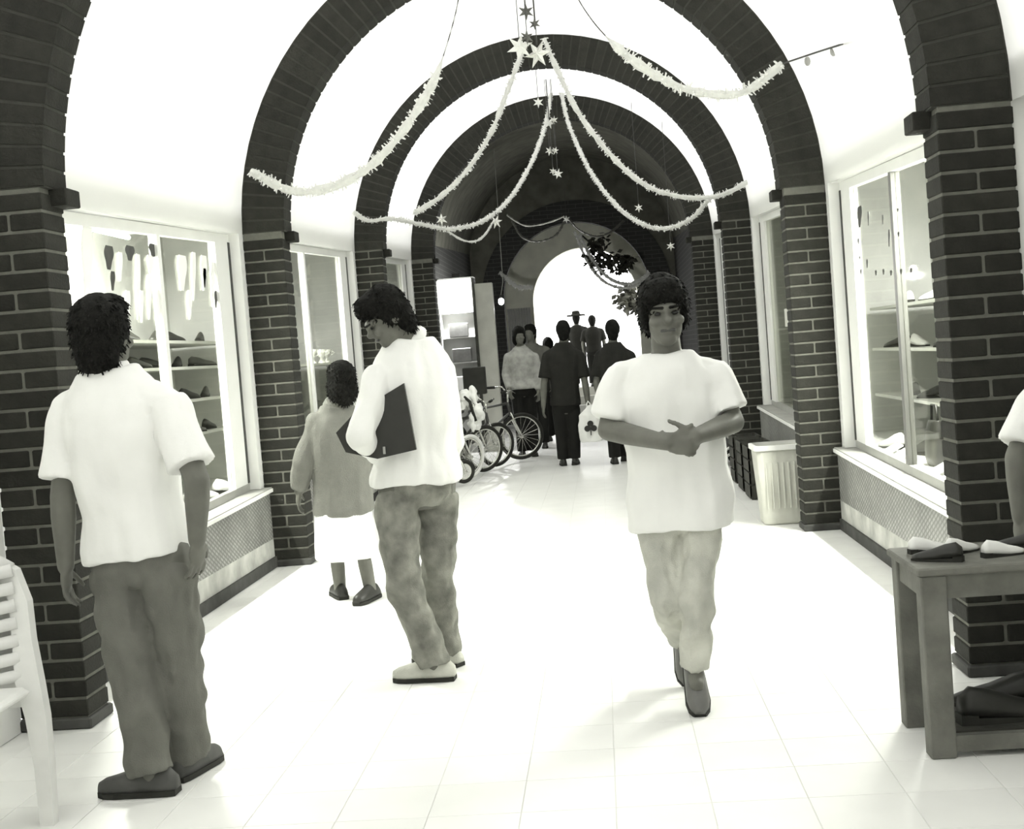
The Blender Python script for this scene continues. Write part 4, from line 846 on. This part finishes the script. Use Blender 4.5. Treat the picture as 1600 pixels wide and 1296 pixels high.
MB().tube([V(p)-Vector((1.86, 7.6, 2.98)) for p in spline(GL['F2'], .2)], .006, 6).build('wire', 'wire', ln)
for k, (y, z) in enumerate(((-.0, 0), (.55, .07), (-.7, -.1))): MB().ell((0.02+0.1*(-y), y, z-.02), (.02, .02, .03), None, 8, 6).build('knot', 'grey_metal', ln)
garland(GL['H'], .05, 'upper of two pale garland strands before the bright opening', seed=8)
garland(GL['I'], .045, 'lower of two pale garland strands before the bright opening', seed=9)
garland(GL['J'], .06, 'short white garland left of the bright opening', seed=10)
garland(GL['K'], .022, 'faint garland loop left of centre in the dark stretch', 'foil', seed=11)
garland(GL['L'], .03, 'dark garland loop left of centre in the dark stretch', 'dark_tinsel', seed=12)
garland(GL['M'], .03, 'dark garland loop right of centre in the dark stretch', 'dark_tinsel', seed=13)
def star_mesh(n=6, R=1.0, r=.4, th=.18):
    b = MB(); vs = [(0, -th, 0), (0, th, 0)]
    for k in range(2*n):
        a = math.pi*k/n; q = R if k % 2 == 0 else r; vs.append((q*math.sin(a), 0, q*math.cos(a)))
    fs = []
    for k in range(2*n): fs += [(0, 2+(k+1) % (2*n), 2+k), (1, 2+k, 2+(k+1) % (2*n))]
    return b.add(vs, fs).mesh('star')
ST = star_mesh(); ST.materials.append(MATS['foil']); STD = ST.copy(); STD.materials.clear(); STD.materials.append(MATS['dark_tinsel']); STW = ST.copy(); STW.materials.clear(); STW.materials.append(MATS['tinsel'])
def star(x, y, z, R, me, top, label, rz=0.0, ry=0.0):
    r = empty('star_ornament', (x, y, z)); tag(r, label, 'ornament', 'foil stars hung with the garlands')
    o = link('star', me, None, r, None, (0, ry, rz)); o.scale = (R,)*3
    MB().tube([(0, 0, R*.6), (0, 0, max(top-z, R))], .003, 5).build('thread', 'wire', r)
star(0.028, 8.65, 3.40, .095, STW, 3.75, 'large white foil star hanging under the second arch crown, left one of a pair', .3, .2)
star(0.145, 8.65, 3.345, .10, ST, 3.75, 'large silvery foil star hanging under the second arch crown, right one of a pair', -.4, .5)
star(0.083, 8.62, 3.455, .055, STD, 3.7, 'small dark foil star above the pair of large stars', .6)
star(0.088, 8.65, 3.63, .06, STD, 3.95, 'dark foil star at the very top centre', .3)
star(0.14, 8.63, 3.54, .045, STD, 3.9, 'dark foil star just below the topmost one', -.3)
for k, (x, y, z, R) in enumerate(((-0.02, 13.0, 3.869, .06), (0.045, 14.0, 3.832, .07), (0.10, 14.0, 3.86, .05), (0.03, 14.0, 3.531, .055), (0.09, 14.0, 3.53, .045), (0.05, 14.0, 3.31, .045), (0.10, 14.0, 3.28, .06))):
    star(x, y, z, R, STW if k in (0, 1, 6) else ST, 4.3, ('small white foil star highest of the middle string', 'white foil star left of the second pair on the middle string', 'silvery foil star right of the second pair on the middle string', 'silvery foil star left of the third pair on the middle string', 'silvery foil star right of the third pair on the middle string', 'silvery foil star left of the lowest pair on the middle string', 'white foil star right of the lowest pair on the middle string')[k], rr.uniform(-.5, .5), rr.uniform(0, 1))
star(-1.134, 13.4, 2.829, .07, ST, 2.95, 'foil star on the left garland beside the third arch', .4); star(-0.625, 14.2, 2.839, .08, ST, 2.95, 'foil star where two left garlands cross', -.4, .4)
star(0.028, 21.0, 3.5, .07, STW, 4.0, 'foil star at the centre of the dark stretch', .2); star(1.02, 16.0, 3.051, .06, ST, 4.35, 'foil star in the dark right of centre', .3); star(1.378, 16.0, 2.548, .06, ST, 4.08, 'foil star low in the dark near the right pier', -.3)

# leafy swag and street tree at the far opening
def leaves(n, c, r, seed, size):
    q = random.Random(seed); b = MB()
    for k in range(n):
        while True:
            p = Vector((q.uniform(-1, 1), q.uniform(-1, 1), q.uniform(-1, 1)))
            if p.length < 1: break
        p = Vector(c)+Vector((p.x*r[0], p.y*r[1], p.z*r[2])); d = Vector((q.uniform(-1, 1), q.uniform(-1, 1), q.uniform(-1, .3))).normalized(); u = d.orthogonal().normalized()*size*.3
        u = Matrix.Rotation(q.uniform(0, 6.28), 3, d) @ u; s_ = size*q.uniform(.7, 1.3)
        b.add([p, p+d*s_*.5+u, p+d*s_, p+d*s_*.5-u], [(0, 1, 2, 3)])
    return b
sw = empty('leafy_swag', (0.68, 24.75, 3.1)); tag(sw, 'dark leafy swag hanging in the upper right of the far opening', 'plant')
b = leaves(220, (-.15, 0, .1), (.28, .12, .38), 1, .14); b2 = leaves(160, (.25, 0, -.12), (.3, .12, .2), 2, .14); b.add(b2.v, b2.f)
x = b.build('foliage', 'leaf', sw); x['kind'] = 'stuff'; MB().tube([(-.45, 0, .45), (-.1, 0, .1), (.3, 0, -.1), (.55, 0, -.1)], .02, 6).build('stem', 'wood_dark', sw, True)
tr = empty('street_tree', (1.75, 30.0, 0.54)); tag(tr, 'dark tree with drooping twigs outside the bright opening', 'tree')
MB().tube([(0, 0, 0), (.05, 0, 1.2), (-.1, 0, 2.4)], [.1, .08, .06], 10).build('trunk', 'wood_dark', tr, True); MB().tube([(-.05, 0, 2.0), (-.4, 0, 2.25), (-.75, 0, 2.1)], [.04, .03, .015], 8).build('branch', 'wood_dark', tr, True)
b = leaves(300, (-.45, 0, 1.95), (.45, .3, .3), 4, .2); x = b.build('foliage', 'leaf', tr); x['kind'] = 'stuff'

# ------------------------------------------------------------------ bin, crates, cart
bn = empty('waste_bin', (1.645, 9.35, 0)); tag(bn, 'pale plastic waste bin standing behind the right pier', 'bin')
def sq(w, z, r=.05, n=6):
    p = []
    for cxq, cyq, a0 in ((1, 1, 0), (-1, 1, 90), (-1, -1, 180), (1, -1, 270)):
        for k in range(n): a = math.radians(a0+90*k/(n-1)); p.append((cxq*(w-r)+r*math.cos(a), cyq*(w-r)+r*math.sin(a), z))
    return p
b = MB().loft([sq(.148, .004), sq(.15, .02), sq(.182, .55), sq(.176, .55), sq(.145, .03)], cap=True); b.build('tub', 'bin_plastic', bn, True)
MB().loft([sq(.186, .535), sq(.198, .54), sq(.198, .572), sq(.176, .575), sq(.176, .54)], cap=False, close=True).build('rim', 'white_rubber', bn)
for k in range(7): MB().box(-.12+.04*k-.004, -.12+.04*k+.004, -.181, -.168, .12, .45).build('rib', 'bin_plastic', bn)
for k, (y, x) in enumerate(((10.9, 1.70), (11.5, 1.705), (12.2, 1.71))):
    cr = empty('crate', (x, y, 0)); tag(cr, '%s of three dark wooden crates in a row beyond the waste bin' % ('nearest', 'middle', 'farthest')[k], 'crate', 'dark crates beyond the bin')
    MB().box(-.13, .13, -.2, .2, .01, .03).build('bottom', 'wood_dark', cr)
    for q in (-1, 1):
        for j in range(4): MB().box(*sorted((q*.13, q*.118)), -.2, .2, .03+.105*j, .12+.105*j).build('slat', 'wood_dark', cr); MB().box(-.13, .13, *sorted((q*.2, q*.188)), .03+.105*j, .12+.105*j).build('slat', 'wood_dark', cr)
        for q2 in (-1, 1): MB().box(*sorted((q*.118, q*.09)), *sorted((q2*.188, q2*.16)), 0, .44).build('corner_post', 'wood_dark', cr)
ct = empty('hand_cart', (1.70, 14.0, 0)); tag(ct, 'low dark hand cart with two pale rails beyond the crates', 'cart')
MB().bev(-.14, .12, -.25, .25, .1, .2, .01).build('body', 'rubber', ct)
for q in (-1, 1): MB().tube([(-.18, -.27, .03+.07*(q+1)/2), (.06, -.27, .15+.07*(q+1)/2)], .014, 8).build('rail', 'white_metal', ct, True)
for yy in (-.18, .18): 
    for xx in (-.1, .08): ring(MB(), .04, .012).build('wheel', 'rubber', ct, True, (xx, yy, .052))

# ------------------------------------------------------------------ table at the right edge
tb = empty('stall_table', (1.82, 4.19, 0)); tag(tb, 'low dark wooden stall table at the right edge with shoes on and under it', 'table')
MB().bev(-.49, .52, -.21, .21, .575, .60, .005).build('table_top', 'wood_grey', tb)
for q in (-1, 1): MB().box(-.46, .5, *sorted((q*.19, q*.17)), .50, .575).build('apron', 'wood_grey' if q < 0 else 'wood_dark', tb)
MB().box(-.468, -.45, -.168, .168, .501, .574).build('apron', 'wood_grey', tb)
for xx in (-.438, .46):
    for yy in (-.165, .165): MB().bev(xx-.04, xx+.04, yy-.035, yy+.035, 0, .575, .004).build('leg', 'wood_grey', tb)
MB().box(-.40, .5, -.195, -.165, .02, .07).build('lower_rail', 'wood_grey', tb); MB().box(-.40, .5, -.165, .17, .06, .075).build('lower_shelf', 'wood_dark', tb)
for k, (x, y, rz, kd, sc) in enumerate(((1.43, 4.10, 2.6, UP, .6), (1.53, 4.22, .6, UPW, .55), (1.63, 4.12, .3, UPW, .55), (1.73, 4.25, 2.4, UP, .55), (1.44, 4.27, .2, UPW, .55))):
    shoe(x, y, .60, rz, kd, ('dark shoe at the corner of the stall table', 'white shoe in the middle of the stall table, back row', 'white shoe in the middle of the stall table, front row', 'dark shoe by the white box on the stall table', 'small white shoe at the back corner of the stall table')[k], 'shoes on the stall table', sc)
for k, (x, y, rz) in enumerate(((1.60, 4.12, .15), (1.66, 4.29, 3.0), (1.97, 4.12, .15), (2.03, 4.29, 3.0))):
    shoe(x, y, .075, rz, UP, '%s black shoe from the left on the lower shelf of the stall table' % ORD[k], 'black shoes under the stall table', 1.15)
o = MB().bev(-.03, .03, -.03, .03, 0, .11, .004).build('carton', 'bin_plastic', None, loc=(1.765, 4.13, .60)); tag(o, 'small pale upright carton on the right of the stall table', 'carton')
stl = empty('stool', (2.1, 4.6, 0)); tag(stl, 'plain wooden stool under the seated person at the right edge', 'stool')
MB().tube([(0, 0, .37), (0, 0, .40)], .17, 18).build('seat', 'wood_dark', stl)
for q in range(4):
    a = math.pi/4+q*math.pi/2; MB().tube([(.15*math.cos(a), .15*math.sin(a), 0), (.11*math.cos(a), .11*math.sin(a), .37)], .017, 8).build('leg', 'wood_dark', stl)

# ------------------------------------------------------------------ white plastic chair at the left edge
ch = empty('plastic_chair', (-1.66, 3.86, 0)); tag(ch, 'white plastic garden chair cut off by the left edge', 'chair')
def strip(path, w, m='white_rubber', nm='leg', th=.02, parent=None, sidev=Vector((0, 1, 0))):
    b = MB(); secs = []
    for p, ww in zip(path, w): p = Vector(p); secs.append([p-Vector((ww, 0, 0))-sidev*th, p+Vector((ww, 0, 0))-sidev*th, p+Vector((ww, 0, 0))+sidev*th, p-Vector((ww, 0, 0))+sidev*th])
    return b.loft(secs).build(nm, m, parent or ch)
strip([(.248, -.03, 0), (.247, -.02, .18), (.235, -.01, .34), (.215, 0, .45), (.205, .01, .58), (.2, .02, .70), (.165, .03, .80), (.08, .035, .86)], [.022, .026, .034, .04, .032, .03, .03, .02], nm='back_stile')
strip([(-.248, -.03, 0), (-.247, -.02, .18), (-.235, -.01, .34), (-.215, 0, .45), (-.205, .01, .58), (-.2, .02, .70), (-.165, .03, .80), (-.08, .035, .86)], [.022, .026, .034, .04, .032, .03, .03, .02], nm='back_stile')
for xx in (.2, -.2): strip([(xx*1.1, -.46, 0), (xx*1.05, -.44, .2), (xx*1.0, -.42, .43)], [.022, .028, .035], nm='leg')
strip([(0.0, .035, .36), (0, .03, .5), (0, .04, .7), (0, .05, .82)], [.225, .2, .19, .15], nm='back_shell', th=.008)
MB().bev(-.23, .23, -.47, -.03, .41, .44, .012).build('seat', 'white_rubber', ch)
for k in range(7):
    z = .46+.055*k; MB().tube([(-.19, .0, z+.012), (-.1, -.03, z), (0, -.04, z-.004), (.1, -.03, z), (.19, .0, z+.012)], .022, 6).build('back_slat', 'white_rubber', ch, True)
MB().tube([(-.17, .03, .80), (-.08, .02, .86), (0, .015, .88), (.08, .02, .86), (.17, .03, .80)], .025, 8).build('top_rail', 'white_rubber', ch, True)
